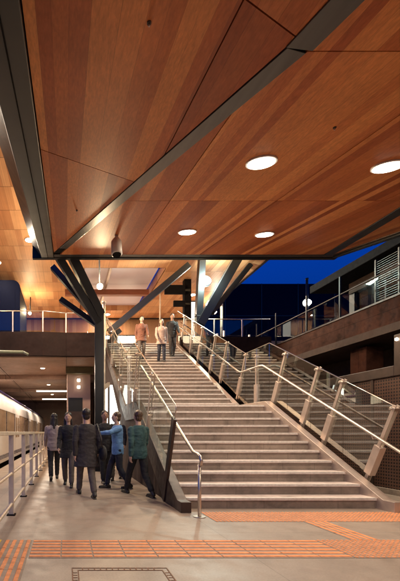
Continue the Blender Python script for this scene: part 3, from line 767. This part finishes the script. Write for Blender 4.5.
# lamps of the upper level
def bulb_lamp(loc, label, E, col, r=.10, arm=None, head=None):
    t = empty('floodlight', loc, label, 'lamp', 'lamps of the upper concourse')
    m = bpy.data.materials.get('lamp %.2f %.2f' % (col[1], col[2])) or emit('lamp %.2f %.2f' % (col[1], col[2]), col, 60)
    b = MB(); b.ell(loc, r, r*.6, r*.8); b.build('bulb', m, t)
    b = MB(); L = Vector(loc); b.tube([L+Vector((0, .05, 0)), L+Vector((0, .22, .02))], [r*1.15, r*.6], 16); b.build('reflector_housing', M['steel_dark'], t)
    if arm: b = MB(); b.tube([L+Vector((0, .2, 0)), Vector(arm)], .03, 8); b.build('arm', M['steel_dark'], t)
    light('flood_lamp', 'POINT', L+Vector((0, -.28, -.0)), E, col, t, shadow_soft_size=.1)
    return t
bulb_lamp((1.22, 14.0, 6.45), 'bright warm bare lamp beside the branching column above the left balustrade', 950, (1, .72, .42), arm=(1.22, 14.3, 8.6))
bulb_lamp((5.75, 16.0, 7.40), 'bright greenish white floodlight among the struts right of the stair head', 950, (.80, 1, .88), r=.2, arm=(5.7, 16.2, 8.3))
bulb_lamp((8.4, 22.0, 7.97), 'warm white lamp farther back to the right of the stair head', 200, (1, .84, .66), arm=(8.4, 22.3, 8.6))
bulb_lamp((-1.95, 21, 7.6), 'small warm lamp on the upper deck between the kiosk and the branching column', 170, (1, .75, .42), r=.08, arm=(-1.95, 21.4, 8.6))
bulb_lamp((10.9, 17.6, 7.05), 'white lamp on the tall post beside the blue glass building', 45, (.95, .93, .85), r=.17)
for x, y, lb in ((-3.0, 17, 'round soffit light above the kiosk at the left edge'), (-6, 12, 'soffit light in the high roof out at the far left'), (-3.5, 22, 'soffit light of the high roof behind the kiosk'), (2.6, 27.5-3, 'soffit light of the high roof behind the skylight'), (6.8, 21, 'soffit light of the high roof right of the skylight'), (-1.4, 15.0, 'soffit light of the high roof left of the branching column')):
    downlight(x, y, lb, 130 if x == -3.0 else 420, lampz=Z2, r=.17, grp='soffit lights in the high roof')
for x, y, lb in ((-1.2, 20, 'soffit light in the undercroft nearest the deck edge'), (-1.2, 27, 'second soffit light in the undercroft'), (-1.2, 34, 'third soffit light in the undercroft'), (-4.5, 24, 'undercroft soffit light above the train')):
    downlight(x, y, lb, 230, lampz=ZD-1.02 if y > 99 else ZD-.752, r=.12, grp='soffit lights in the undercroft')
# poles at the stair head
def pole(x, y, z0, z1, label, r=.045, m='galv', head=True):
    t = empty('pole', (x, y, z0), label, 'pole'); b = MB(); b.tube([(x, y, z0), (x, y, z1)], r, 12); b.build('shaft', M[m], t)
    if head: b = MB(); b.tube([(x, y, z1), (x, y, z1+.06)], r*1.3, 12); b.build('cap', M[m], t)
    return t
pole(7.02, 17.6, ZD, 7.92, 'tall pale pole right of the stair head carrying a white box sign', .06)
s_ = empty('box_sign', (6.7, 17.5, 7.0), 'small white box sign on the tall pale pole', 'sign')
box('sign_box', M['sign_face'], s_, 6.55, 6.96, 17.4, 17.54, 6.9, 7.18, bevel=.01)
pole(6.0, 17.6, ZD, 7.25, 'shorter pale pole beside the greenish floodlight', .06)
pole(4.34, 18.0, ZT+.05, 7.66, 'slim pale pole at the right end of the stair head', .035)
pole(1.28, 13.2, 0, 5.55, 'slim pale post just right of the branching column', .05)
t = empty('light_box', (6.2, 20.5, ZD), 'tall narrow glowing white panel behind the square column', 'lit panel')
box('diffuser', emit('lit panel white', (1, .86, .72), 2.2), t, 6.45, 6.80, 20.4, 20.5, 5.6, 8.0); box('frame', M['steel_dark'], t, 6.40, 6.86, 20.5, 20.56, 5.3, 8.1)
# lit trapezoid panel & tube by the column (lower level)
t = empty('lit_screen', (1.5, 12.4, 0), 'glowing white tapering glass screen with a lamp bracket left of the stairs', 'lit screen')
b = MB(); b.prism([(1.42, 12.6, 1.35), (1.80, 12.6, 1.35), (1.50, 12.6, 2.72), (1.42, 12.6, 2.72)], (0, .04, 0)); b.build('diffuser', emit('lit screen white', (.95, 1, .92), 2.0), t)
b = MB(); b.tube([(1.30, 12.5, .3), (1.30, 12.5, 2.65)], .035, 10); b.build('tube_lamp', emit('tube lamp white', (1, .97, .85), 5), t)
b = MB(); b.prism([(.95, 12.4, 2.50), (1.32, 12.4, 2.78), (1.40, 12.4, 2.78), (1.40, 12.4, 2.66), (1.02, 12.4, 2.38)], (0, .08, 0)); b.build('bracket', M['galv'], t)
b = MB(); b.prism([(1.40, 12.66, .0), (1.46, 12.66, 0), (1.46, 12.66, 2.72), (1.40, 12.66, 2.72)], (0, .04, 0)); b.build('mullion', M['steel_dark'], t)
# lift shaft block under the deck
t = empty('lift_shaft', (.65, 20, 0), 'pale pinkish lift shaft with dark lintel under the deck', 'lift shaft')
box('wall', M['pink_wall'], t, .05, 1.25, 20, 22.4, 0, 4.15, bevel=.01); box('lintel', mat('olive lintel', (.10, .075, .03), .6), t, -.0, 1.35, 19.6, 20.0, 4.15, 4.47)
box('opening', M['steel_dark'], t, .12, .85, 19.97, 19.995, .0, 2.95); box('door', M['brown_steel'], t, .16, .81, 19.94, 19.965, .0, 2.25)
for zz, lb in ((3.85, 'upper small round wall lamp on the pinkish lift shaft'), (3.5, 'lower small round wall lamp on the pinkish lift shaft')):
    w = empty('wall_lamp', (.65, 19.95, zz), lb, 'lamp', 'small lamps on the lift shaft'); b = MB(); b.ell((.65, 19.93, zz), .07, .05, .06); b.build('bulb', M['white_diff'], w); box('back_plate', M['white_trim'], w, .56, .74, 19.97, 19.998, zz-.09, zz+.09)
# overhead wire equipment, left
t = empty('overhead_wire', (-3.2, 16.2, 4.6), 'overhead train wire with dull green insulator arm at the left under the deck', 'wire')
b = MB(); b.tube([(-3.2, 8, 4.75), (-3.2, 16.5, 4.35), (-3.2, 50, 4.2)], .014, 6); b.tube([(-3.2, 8, 5.5), (-3.2, 16.5, 4.7), (-3.2, 50, 4.3)], .014, 6); b.build('wire', M['black'], t)
b = MB(); b.tube([(-4.6, 15.5, 4.42), (-1.7, 15.5, 4.38)], .06, 10); b.tube([(-1.7, 15.5, 4.38), (-1.5, 15.5, 4.28)], .05, 10); b.build('insulator_arm', mat('dull green insulator', (.12, .13, .09), .5), t)

# ================================================================== RIGHT SIDE
t = empty('mesh_wall', (6.3, 8, 0), 'brown perforated mesh wall in a steel frame right of the stairs', 'wall')
MB().box(6.30, 6.34, 2.0, 7.98, .10, 2.27).build('mesh_panel', M['mesh'], t)
MB().box(6.30, 6.34, 8.04, 16.8, .10, 2.27).build('mesh_panel', M['mesh'], t)
MB().box(6.28, 6.50, 7.98, 8.04, 0, 2.27).build('frame_post', M['brown_steel'], t)
MB().box(6.26, 6.52, 7.45, 16.8, 2.27, 2.47).build('top_beam', M['brown_steel'], t, bevel=.01)
MB().box(6.26, 6.52, 7.27, 7.45, 2.27, 3.05).build('frame_upright', M['brown_steel'], t, bevel=.01)
MB().box(6.26, 6.52, 2.0, 7.27, 2.87, 3.05).build('top_beam', M['brown_steel'], t, bevel=.01)
MB().box(6.34, 6.40, 2.0, 7.27, 2.27, 2.87).build('mesh_panel', M['mesh'], t)
MB().box(6.22, 6.36, 2.0, 16.8, .0, .10).build('kerb', M['riser'], t)
t = empty('recess_wall', (8.2, 10, 0), 'dark recessed wall with stub pier behind the mesh wall', 'wall')
MB().box(8.6, 8.8, 2, 17, 0, 3.4).build('wall', M['undercroft'], t); MB().box(6.53, 8.58, 2, 17, 2.05, 2.15).build('ledge', M['undercroft'], t)
MB().box(7.5, 7.95, 9.75, 10.3, 2.16, 3.35).build('pier', M['wallc'], t, bevel=.02); MB().box(7.5, 7.95, 13.0, 13.5, 2.16, 3.35).build('pier', M['wallc'], t, bevel=.02)
t = empty('concrete_parapet', (9, 10, 3.4), 'long brown panelled concrete parapet above the mesh wall', 'wall')
MB().box(9.0, 9.3, 3, 17.07, 3.42, 4.9).build('parapet', M['wallc'], t, bevel=.012); MB().box(8.97, 9.33, 3, 17.07, 4.9, 4.95).build('coping', M['brown_steel'], t); MB().box(7.2, 9.0-.002, 3, 17.0, 3.42, 3.6).build('soffit_ledge', M['undercroft'], t)
MB().box(9.3, 20, 3, 17.29, 4.6, 4.88).build('deck', M['undercroft'], t)
# small lamp on the frame
w = empty('bulkhead_lamp', (6.24, 7.36, 2.98), 'tiny round lamp at the corner of the brown frame above the mesh', 'lamp')
b = MB(); b.ell((6.24, 7.36, 2.95), .03, .03, .03); b.build('bulb', M['white_diff'], w)
# guard rail on parapet
t = empty('guard_railing', (9.1, 12, 4.95), 'thin dark railing with tall posts on the concrete parapet', 'railing')
b = MB(); b.tube([(9.1, 3, 5.76), (9.1, 20, 5.76)], .022, 8); b.build('handrail', M['brown_steel'], t)
for yy in (5.4, 7.8, 10.3, 12.95, 14.75, 16.9, 18.6):
    b = MB(); b.bar((9.1, yy, 4.952 if yy < 17 else ZD), (9.1, yy, 6.35), .05, .05); b.build('post', M['steel_dark'], t)
for y0, y1 in ((7.85, 10.25), (10.35, 12.9), (13.0, 14.7), (14.8, 16.85)):
    MB().box(9.1, 9.112, y0, y1, 5.02, 5.70).build('glass_panel', M['glass_clear'], t)
pole(10.75, 17.4, ZD, 8.0, 'tall dark lamp post with a white lamp in front of the blue glass building', .05, 'steel_dark')
for i, (x, h) in enumerate(((7.4, .75), (7.75, 1.0), (8.1, 1.15), (8.6, .8), (9.4, .95))):
    b = MB(); b.tube([(x, 20, ZD), (x, 20, ZD+h)], .05, 10)
    o = b.build('bollard', M['galv'], None); tag(o, 'slim pale bollard on the upper deck, number %s from the pole' % ['one', 'two', 'three', 'four', 'five'][i], 'bollard', 'bollards on the upper deck')
# shelter building upper right
t = empty('shelter', (11, 10, 4.9), 'dark glazed shelter with a flat overhanging roof on the upper level at the right', 'building')
MB().box(9.5, 17, 2, 15.2, 6.58, 6.86).build('roof', M['black'], t, bevel=.02)
MB().box(10.3, 17, 2, 14.2, 6.2, 6.579).build('ceiling', M['undercroft'], t)
for yy in (5.5, 8.2, 11.2, 14.0):
    MB().box(10.35, 10.6, yy, yy+.25, 4.9, 6.2).build('column', M['steel_dark'], t)
for y0, y1 in ((8.45, 11.2), (11.45, 14.0)):
    f_ = MB().box(10.44, 10.46, y0, y1, 4.9, 6.2).build('window', M['glass_clear'], t); MB().box(10.42, 10.48, (y0+y1)/2-.03, (y0+y1)/2+.03, 4.9, 6.19).build('mullion', M['steel_dark'], f_)
MB().box(16.5, 16.7, 3, 14.5, 4.9, 6.2).build('rear_wall', M['glass_dark'], t)
MB().box(10.7, 16, 9.6, 11.2, 4.9, 6.19).build('core', M['undercroft'], t)
lv = empty('louvre_screen', (9.7, 10.9, 5), 'vertical slatted louvre screen beside the shelter near the right edge', 'louvre')
b = MB()
for i in range(22): zz = 4.98+i*.068; b.add([(9.55, 11.2, zz), (9.55, 12.0, zz), (9.63, 12.0, zz+.04), (9.63, 11.2, zz+.04), (9.55, 11.2, zz+.008), (9.55, 12.0, zz+.008), (9.63, 12.0, zz+.048), (9.63, 11.2, zz+.048)], [(0,1,2,3),(7,6,5,4),(0,4,5,1),(1,5,6,2),(2,6,7,3),(3,7,4,0)])
b.build('slats', M['steel_band'], lv)
for yy in (11.15, 12.0): MB().box(9.53, 9.66, yy, yy+.05, 4.955, 6.5).build('frame', M['brown_steel'], lv)
# blue glass building behind
t = empty('glass_building', (14, 30, 0), 'dark blue glass building with flat top behind the stairs', 'building')
MB().box(9.4, 26, 30, 38, 0, 12.6).build('body', M['navy'], t)
b = MB()
for x in (12.2, 15.0, 17.8, 20.6): b.box(x, x+.05, 29.94, 29.998, 5.2, 12.6)
for z in (7.6, 10.1): b.box(9.4, 26, 29.95, 29.998, z, z+.05)
b.build('glazing_bars', M['steel_dark'], t)

# ================================================================== PEOPLE
from mathutils import noise as mnoise
def remeshed(name, mb, m, parent, vox, smooth=4, fold=0, fs=(9, 9, 9)):
    off = wloc(parent)
    me = bpy.data.meshes.new(name); me.from_pydata([tuple(v) for v in mb.v], [], mb.f)
    o = bpy.data.objects.new(name, me); C.objects.link(o)
    b = bmesh.new(); b.from_mesh(me); bmesh.ops.recalc_face_normals(b, faces=b.faces); b.to_mesh(me); b.free()
    r = o.modifiers.new('r', 'REMESH'); r.mode = 'VOXEL'; r.voxel_size = vox; r.use_smooth_shade = True
    s = o.modifiers.new('s', 'SMOOTH'); s.factor = .5; s.iterations = smooth
    dg = bpy.context.evaluated_depsgraph_get(); ev = o.evaluated_get(dg); nm = bpy.data.meshes.new_from_object(ev)
    o.modifiers.clear(); o.data = nm; bpy.data.meshes.remove(me)
    nm.materials.clear(); nm.materials.append(m)
    if fold:
        ns = [v.normal.copy() for v in nm.vertices]; sd = random.random()*50
        for v, n_ in zip(nm.vertices, ns):
            q = Vector((v.co.x*fs[0]+sd, v.co.y*fs[1], v.co.z*fs[2]))
            w = 1-2*abs(mnoise.noise(q)); w += .5*(1-2*abs(mnoise.noise(q*2.1)))
            v.co += n_*(w-.6)*fold
    for p in nm.polygons: p.use_smooth = True
    o.parent = parent
    return o
def cap(b, p, q, r0, r1, n=12):
    p = Vector(p); q = Vector(q); d = (q-p); L = d.length; d.normalize(); pts = []; rs = []
    for a in (-90, -60, -30): pts.append(p + d*r0*math.sin(R(a))*.999); rs.append(max(r0*math.cos(R(a)), r0*.05))
    pts.append(p); rs.append(r0); pts.append(q); rs.append(r1)
    for a in (30, 60, 90): pts.append(q + d*r1*math.sin(R(a))*.999); rs.append(max(r1*math.cos(R(a)), r1*.05))
    b.tube(pts, rs, n)
def loft(b, rings, n=20):
    vs = []; fs = []
    for (cx, cy, cz, rx, ry) in rings:
        for k in range(n): a = 2*PI*k/n; vs.append((cx+rx*math.cos(a), cy+ry*math.sin(a), cz))
    for i in range(len(rings)-1):
        for k in range(n): fs.append((i*n+k, i*n+(k+1)%n, (i+1)*n+(k+1)%n, (i+1)*n+k))
    fs.append(tuple(reversed(range(n)))); fs.append(tuple((len(rings)-1)*n+k for k in range(n)))
    b.add(vs, fs, True)
SKIN = [mat('skin light', (.52,.32,.23), .55, var=.06), mat('skin medium', (.36,.20,.13), .55, var=.06)]
def cloth(n, c): return mat(n, c, .85, var=.2, scale=9, bump=.5, bscale=40)
HAIR = [mat('dark hair', (.02,.013,.010), .45, var=.4, scale=40, stretch=(1,1,.15)), mat('brown hair', (.07,.035,.018), .45, var=.4, scale=40, stretch=(1,1,.15))]
def person(loc, head_deg, H, label, top, bot, shoe, skin=0, hair=0, longhair=False, coat=0.0, stride=24, armswing=18, phase=1, armL=None, armR=None, lean=2, slim=1.0, slope=0.0, skirt=False):
    """local frame faces +Y. coat = extra length of the top below the hip"""
    t = empty('person', loc, label, 'person'); s = H/1.75
    A, K, T, Hh = MB(), MB(), MB(), MB(); T2s = []
    ln = math.sin(R(lean))
    P = lambda x, y, z: Vector((x*s, (y+ln*max(0, z-.9))*s, z*s))
    # legs
    hipz = .93 - .012*abs(stride)/10
    feet = []
    legs = []
    for sd in (-1, 1):
        sw = stride*(1 if sd == phase else -1)
        hip = Vector((sd*.088, 0, hipz)); th = R(sw)
        bend = R(10 if sw > 0 else 26) if stride else R(3)
        knee = hip + Vector((0, math.sin(th+bend*.5), -math.cos(th+bend*.5)))*.43
        ank = knee + Vector((0, math.sin(th-bend*.6), -math.cos(th-bend*.6)))*.42
        legs.append([hip, knee, ank, sw])
    # ground both: shift so lowest ankle at .085
    mn = min(l[2].z for l in legs) - .085
    for l in legs:
        for k in range(3): l[k] = l[k] - Vector((0, 0, mn))
        dz = slope if l[3] > 0 else 0
        # lowered heel of a rear foot: clamp small differences
    hz = legs[0][0].z
    D = hz - .93
    Q = lambda x, y, z: P(x, y, z + D)
    for hip, knee, ank, sw in legs:
        T2 = MB(); T2s.append(T2); h_, k_, a_ = P(*hip), P(*knee), P(*ank)
        cap(A, h_, k_, .078*s*slim, .052*s); cap(A, k_, a_, .054*s, .036*s)
        cap(A, k_+(a_-k_)*.15, k_+(a_-k_)*.45, .053*s, .044*s)
        if not skirt:
            cap(T, h_, k_, .097*s*slim, .070*s); cap(T, k_, a_+(k_-a_)*.10, .070*s, .058*s)
        # foot
        toe = Vector((a_.x*1.05, a_.y+.16*s, max(a_.z-.055*s, .028*s))); heel = Vector((a_.x, a_.y-.05*s, max(a_.z-.05*s, .032*s)))
        if sw < 0: toe.z = .030*s
        cap(A, a_, heel, .034*s, .026*s); cap(A, heel, toe, .026*s, .024*s)
        cap(T2, heel, toe, .040*s, .033*s); cap(T2, a_-Vector((0, 0, .01)), heel, .044*s, .042*s)
        T2.box(heel.x-.036*s, heel.x+.036*s, heel.y-.035*s, toe.y+.03*s, max(0.002, min(heel.z, toe.z)-.03*s), max(.014, min(heel.z, toe.z)-.012*s))
    # torso
    def torso(b, g, z0=.84):
        loft(b, [(0, ln*0*s, (z0+D)*s, (.150+g)*s*slim, (.100+g)*s)] + [(0, P(0, y, z).y, (z+D)*s, (rx+g)*s*slim, (ry+g)*s) for (y, z, rx, ry) in
            ((0, .90, .160, .108), (-.002, .98, .158, .104), (0, 1.06, .140, .095), (0, 1.16, .140, .098), (.005, 1.28, .158, .110), (0, 1.36, .152, .104), (-.008, 1.42, .118, .085), (-.012, 1.465, .070, .060))])
    torso(A, 0)
    torso(K, .026, .80 if not coat else .84)
    if coat: loft(K, [(0, 0, (.88+D)*s, .188*s*slim, .134*s), (0, 0, (.86-coat+D)*s, (.205+coat*.10)*s*slim, (.155+coat*.15)*s)])
    if skirt: loft(T, [(0, 0, (1.0+D)*s, .165*s, .115*s), (0, 0, (.86+D)*s, .19*s, .14*s), (0, 0, (.50+D)*s, .21*s, .19*s)])
    else: loft(T, [(0, 0, (.96+D)*s, .150*s*slim, .100*s), (0, 0, (.90+D)*s, .160*s*slim, .110*s), (0, 0, (.80+D)*s, .145*s*slim, .105*s)])
    # neck + head
    cap(A, Q(0, -.012, 1.43), Q(0, .004, 1.56), .058*s, .052*s)
    hc = Q(0, .018, 1.645)
    A.ell(hc, .074*s, .090*s, .108*s, nu=20, nv=14); A.ell(hc+Vector((0, .012*s, -.055*s)), .056*s, .068*s, .060*s)
    A.ell(hc+Vector((0, .088*s, -.012*s)), .011*s, .018*s, .026*s, nu=10, nv=8)
    A.ell(hc+Vector((0, .072*s, .030*s)), .045*s, .018*s, .012*s, nu=10, nv=8)
    A.ell(hc+Vector((0, .076*s, -.052*s)), .026*s, .012*s, .012*s, nu=10, nv=8)
    for e in (-1, 1): A.ell(hc+Vector((e*.076*s, -.004*s, -.008*s)), .010*s, .018*s, .030*s, nu=10, nv=8)
    # hair
    Hh.ell(hc+Vector((0, -.027*s, .040*s)), .085*s, .095*s, .090*s, nu=18, nv=12)
    Hh.ell(hc+Vector((0, -.050*s, -.030*s)), .074*s, .058*s, .075*s)
    if longhair:
        cap(Hh, hc+Vector((0, -.06*s, -.02*s)), hc+Vector((0, -.095*s, -.26*s)), .072*s, .060*s)
        for e in (-1, 1): cap(Hh, hc+Vector((e*.066*s, -.02*s, 0)), hc+Vector((e*.085*s, -.03*s, -.20*s)), .026*s, .026*s)
    # arms
    for sd in (-1, 1):
        sh = Q(sd*.172*slim, -.005, 1.385)
        pose = armL if sd < 0 else armR
        if pose: el, wr = Q(*pose[0]), Q(*pose[1])
        else:
            sw = R(armswing)*(-1 if sd == phase else 1)
            d1 = Vector((sd*.16, math.sin(sw), -math.cos(sw))).normalized(); el = sh + d1*.285*s
            d2 = Vector((-sd*.02, math.sin(sw+R(24)), -math.cos(sw+R(24)))).normalized(); wr = el + d2*.255*s
        cap(A, sh, el, .050*s, .040*s); cap(A, el, wr, .041*s, .027*s)
        cap(K, sh, el, .066*s, .054*s); cap(K, el, wr+(el-wr).normalized()*.015, .054*s, .042*s)
        # hand
        d = (wr-el).normalized(); side = Vector((0, 1, 0)) - d*d.y; side.normalize(); pn = d.cross(side).normalized()
        if pn.x*sd > 0: pn = -pn         # palm normal faces the body
        pc = wr + d*.045*s
        M3 = Matrix((side, pn, d)).transposed()
        A.ell(pc, .040*s, .017*s, .052*s, M3); cap(A, wr, pc, .026*s, .024*s)
        for fi, (o, L) in enumerate(((.030, .062), (.0105, .072), (-.0105, .067), (-.030, .052))):
            k0 = pc + d*.040*s + side*o*s; k1 = k0 + (d*.9+pn*.25).normalized()*L*.5*s; k2 = k1 + (d*.62+pn*.75).normalized()*L*.5*s
            cap(A, k0, k1, .0085*s, .008*s, 8); cap(A, k1, k2, .008*s, .007*s, 8)
        k0 = pc - d*.012*s + side*.034*s; k1 = k0 + (side*.75+d*.55+pn*.3).normalized()*.034*s; k2 = k1 + (side*.2+d*.9+pn*.4).normalized()*.030*s
        cap(A, k0, k1, .011*s, .0095*s, 8); cap(A, k1, k2, .0095*s, .008*s, 8)
    bo = remeshed('body', A, SKIN[skin], t, .0062*s, 2)
    remeshed('hair', Hh, HAIR[hair], t, .007, 3, .006, (38, 38, 6))
    remeshed('coat' if coat else 'shirt', K, top, t, .010, 4, .007, (7, 7, 13))
    remeshed('skirt' if skirt else 'trousers', T, bot, t, .010, 4, .005, (9, 9, 12))
    for T2 in T2s: remeshed('shoe', T2, shoe, t, .008, 2)
    ey = MB(); lp = MB()
    for e in (-1, 1): ey.ell(hc+Vector((e*.029*s, .079*s, .010*s)), .013*s, .008*s, .0065*s, nu=10, nv=6)
    ey.build('eyes', M['black'], t).location = (0, 0, 0)
    lp.ell(hc+Vector((0, .0865*s, -.052*s)), .022*s, .005*s, .0055*s, nu=10, nv=6); lp.build('mouth', mat('lips', (.30, .10, .08), .5) if 'lips' not in bpy.data.materials else bpy.data.materials['lips'], t)
    for ch in t.children:       # children built in world coords by MB.build had the parent's place subtracted
        if ch.name.split('.')[0] in ('eyes', 'mouth'):
            ch.data.transform(Matrix.Translation(wloc(t)))
    t.rotation_euler = (0, 0, R(head_deg))
    return t
black_c = cloth('black cloth', (.014,.013,.015)); char_c = cloth('charcoal cloth', (.035,.03,.032)); grey_c = cloth('light taupe cloth', (.30,.24,.22))
blue_c = cloth('sky blue cloth', (.12,.25,.48)); teal_c = cloth('dark teal cloth', (.03,.075,.08)); jean_c = cloth('grey brown trousers', (.10,.08,.07)); navy_c = cloth('dark navy cloth', (.018,.02,.035))
red_c = cloth('rust cloth', (.15,.062,.042)); tan_c = cloth('pale tan cloth', (.40,.30,.26)); shoe_c = mat('dark shoe leather', (.02,.016,.014), .4)
person((-.30, 9.8, 0), 4, 1.70, 'woman with long dark hair in a light taupe top walking away beside the railing', grey_c, black_c, shoe_c, longhair=True, phase=1, stride=20)
person((.05, 8.7, 0), 176, 1.66, 'person in a black coat walking towards the viewer beside the woman in taupe', black_c, jean_c, shoe_c, hair=0, longhair=True, coat=.16, phase=-1, stride=18, slim=.95)
pc_ = person((.38, 7.3, 0), 8, 1.68, 'person in a long charcoal coat walking away, nearest of the group on the floor', char_c, jean_c, shoe_c, coat=.22, phase=-1, stride=22, slim=1.12, armR=((.26, -.02, 1.14), (.24, .05, .90)))
person((.92, 9.3, 0), 186, 1.74, 'person in black jacket and trousers walking in the middle of the group', black_c, black_c, shoe_c, skin=1, phase=1, stride=20)
person((1.10, 8.3, 0), 95, 1.64, 'person in a sky blue shirt with one arm stretched forward', blue_c, navy_c, shoe_c, hair=1, phase=1, stride=16, armL=((-.26, .22, 1.30), (-.10, .46, 1.28)))
person((1.38, 7.4, 0), 20, 1.66, 'person in a dark teal jacket walking beside the stair wall', teal_c, black_c, shoe_c, hair=1, phase=-1, stride=24)
person((1.28, 9.9, 0), 170, 1.72, 'person in dark navy clothes farthest back near the stair wall', navy_c, jean_c, shoe_c, phase=1, stride=18)
# bag of the front person
bg_ = empty('shoulder_bag', (.66, 7.18, .55), 'rounded black bag hanging at the side of the long charcoal coat', 'bag')
b = MB(); b.ell((.69, 7.26, .80), .075, .18, .15, nu=20, nv=12); b.build('pouch', black_c, bg_)
b = MB(); b.tube([(.67, 7.14, .90), (.625, 7.21, 1.15), (.575, 7.28, 1.345), (.625, 7.34, 1.15), (.67, 7.38, .90)], .012, 8); b.build('strap', shoe_c, bg_)
# people on the stairs
def on_stair(x, k): # k-th tread overall
    y = (Y0+(k-1)*GO if k <= N1 else YL+(k-N1-1)*GO) + .14
    return (x, y, k*RISE+.004)
person(on_stair(3.0, 24), 180, 1.72, 'person in a rust coloured coat coming down near the top of the stairs', red_c, jean_c, shoe_c, coat=.1, phase=1, stride=9)
person(on_stair(3.7, 23), 176, 1.68, 'person in a pale tan coat coming down the stairs between two others', tan_c, navy_c, shoe_c, hair=1, longhair=True, coat=.12, phase=-1, stride=9)
person(on_stair(4.3, 25), 184, 1.76, 'person in black coming down the stairs close to the right handrail', black_c, char_c, shoe_c, skin=1, phase=1, stride=9)

# ---- unseen end wall added behind the viewer to keep out blue sky light
t = empty('sky_block_wall', (2, -9.3, 0), 'unseen plain brown wall added behind the viewer to block sky light', 'wall')
MB().box(-2.1, 14, -9.4, -9.1, 0, 4.2).build('wall', M['pink_wall'], t); MB().box(2.4, 5.4, -9.098, -9.05, 0, 2.6).build('shutter', M['stainless_plate'], t)
t = empty('sky_block_roof', (-6, -4, 4.3), 'unseen flat roof added behind the viewer to block sky light over the track', 'roof')  # unseen roof put in to shut out sky light from the track side
MB().box(-10, -1.2, -14, -1.5, 4.3, 4.5).build('soffit', M['birch'], t); MB().box(-10, -1.2, -14, -1.5, 4.505, 4.8).build('slab', M['black'], t)

t = empty('hanging_display', (1.0, 24, 2.0), 'small teal lit display hanging in the undercroft behind the group', 'display')
MB().box(.82, 1.2, 24, 24.1, 1.98, 2.2).build('case', M['black'], t); MB().box(.86, 1.16, 23.985, 23.998, 2.02, 2.16).build('screen', emit('teal screen', (.1, .8, .75), 1.5), t)
MB().tube([(1.0, 24.05, 2.2), (1.0, 24.05, ZD-1.0)], .02, 8).build('stem', M['black'], t)
for k, y in enumerate((26.5, 33.0)):
    t = empty('platform_beam_light', (-.8, y, ZD-1.2), ['nearer row light crossing the undercroft ceiling', 'farther row light crossing the undercroft ceiling'][k], 'lamp', 'row lights in the undercroft')
    MB().box(-2.0, 1.0, y, y+.12, ZD-1.3, ZD-1.22).build('tube', emit('row light %d' % k, (1, .9, .8), 3.5), t); MB().box(-2.05, 1.05, y-.03, y+.15, ZD-1.218, ZD-1.16).build('housing', M['off_white'], t)

for k, (x, y, lb) in enumerate(((.65, 3.05, 'tiny dark sprinkler head in the boards left of the steel band'), (3.1, 4.5, 'tiny dark sprinkler head right of the steel band above the nearer downlight'), (.2, 7.2, 'tiny dark sprinkler head in the left triangular board panel'))):
    t = empty('sprinkler_head', (x, y, zc(y)), lb, 'sprinkler', 'sprinkler heads in the canopy')
    MB().tube([(x, y, zc(y)), (x, y, zc(y)-.012)], .018, 14).build('collar', M['brown_steel'], t); MB().tube([(x, y, zc(y)-.012), (x, y, zc(y)-.035)], .006, 8).build('nozzle', M['stainless'], t)

lw = emit('lit shop window', (1, .72, .40), 1.6)
for x0, x1 in ((-4.6, -3.2), (-2.6, -1.2), (1.3, 2.9), (3.3, 4.6)):
    w = MB().box(x0, x1, YR1+.15, YR1+.195, ZD+.25, ZD+2.3).build('window_frame', M['steel_dark'], uc)
    for a, b_ in ((x0+.06, (x0+x1)/2-.02), ((x0+x1)/2+.02, x1-.06)):
        MB().box(a, b_, YR1+.13, YR1+.148, ZD+.32, ZD+2.22).build('lit_window', lw, w)
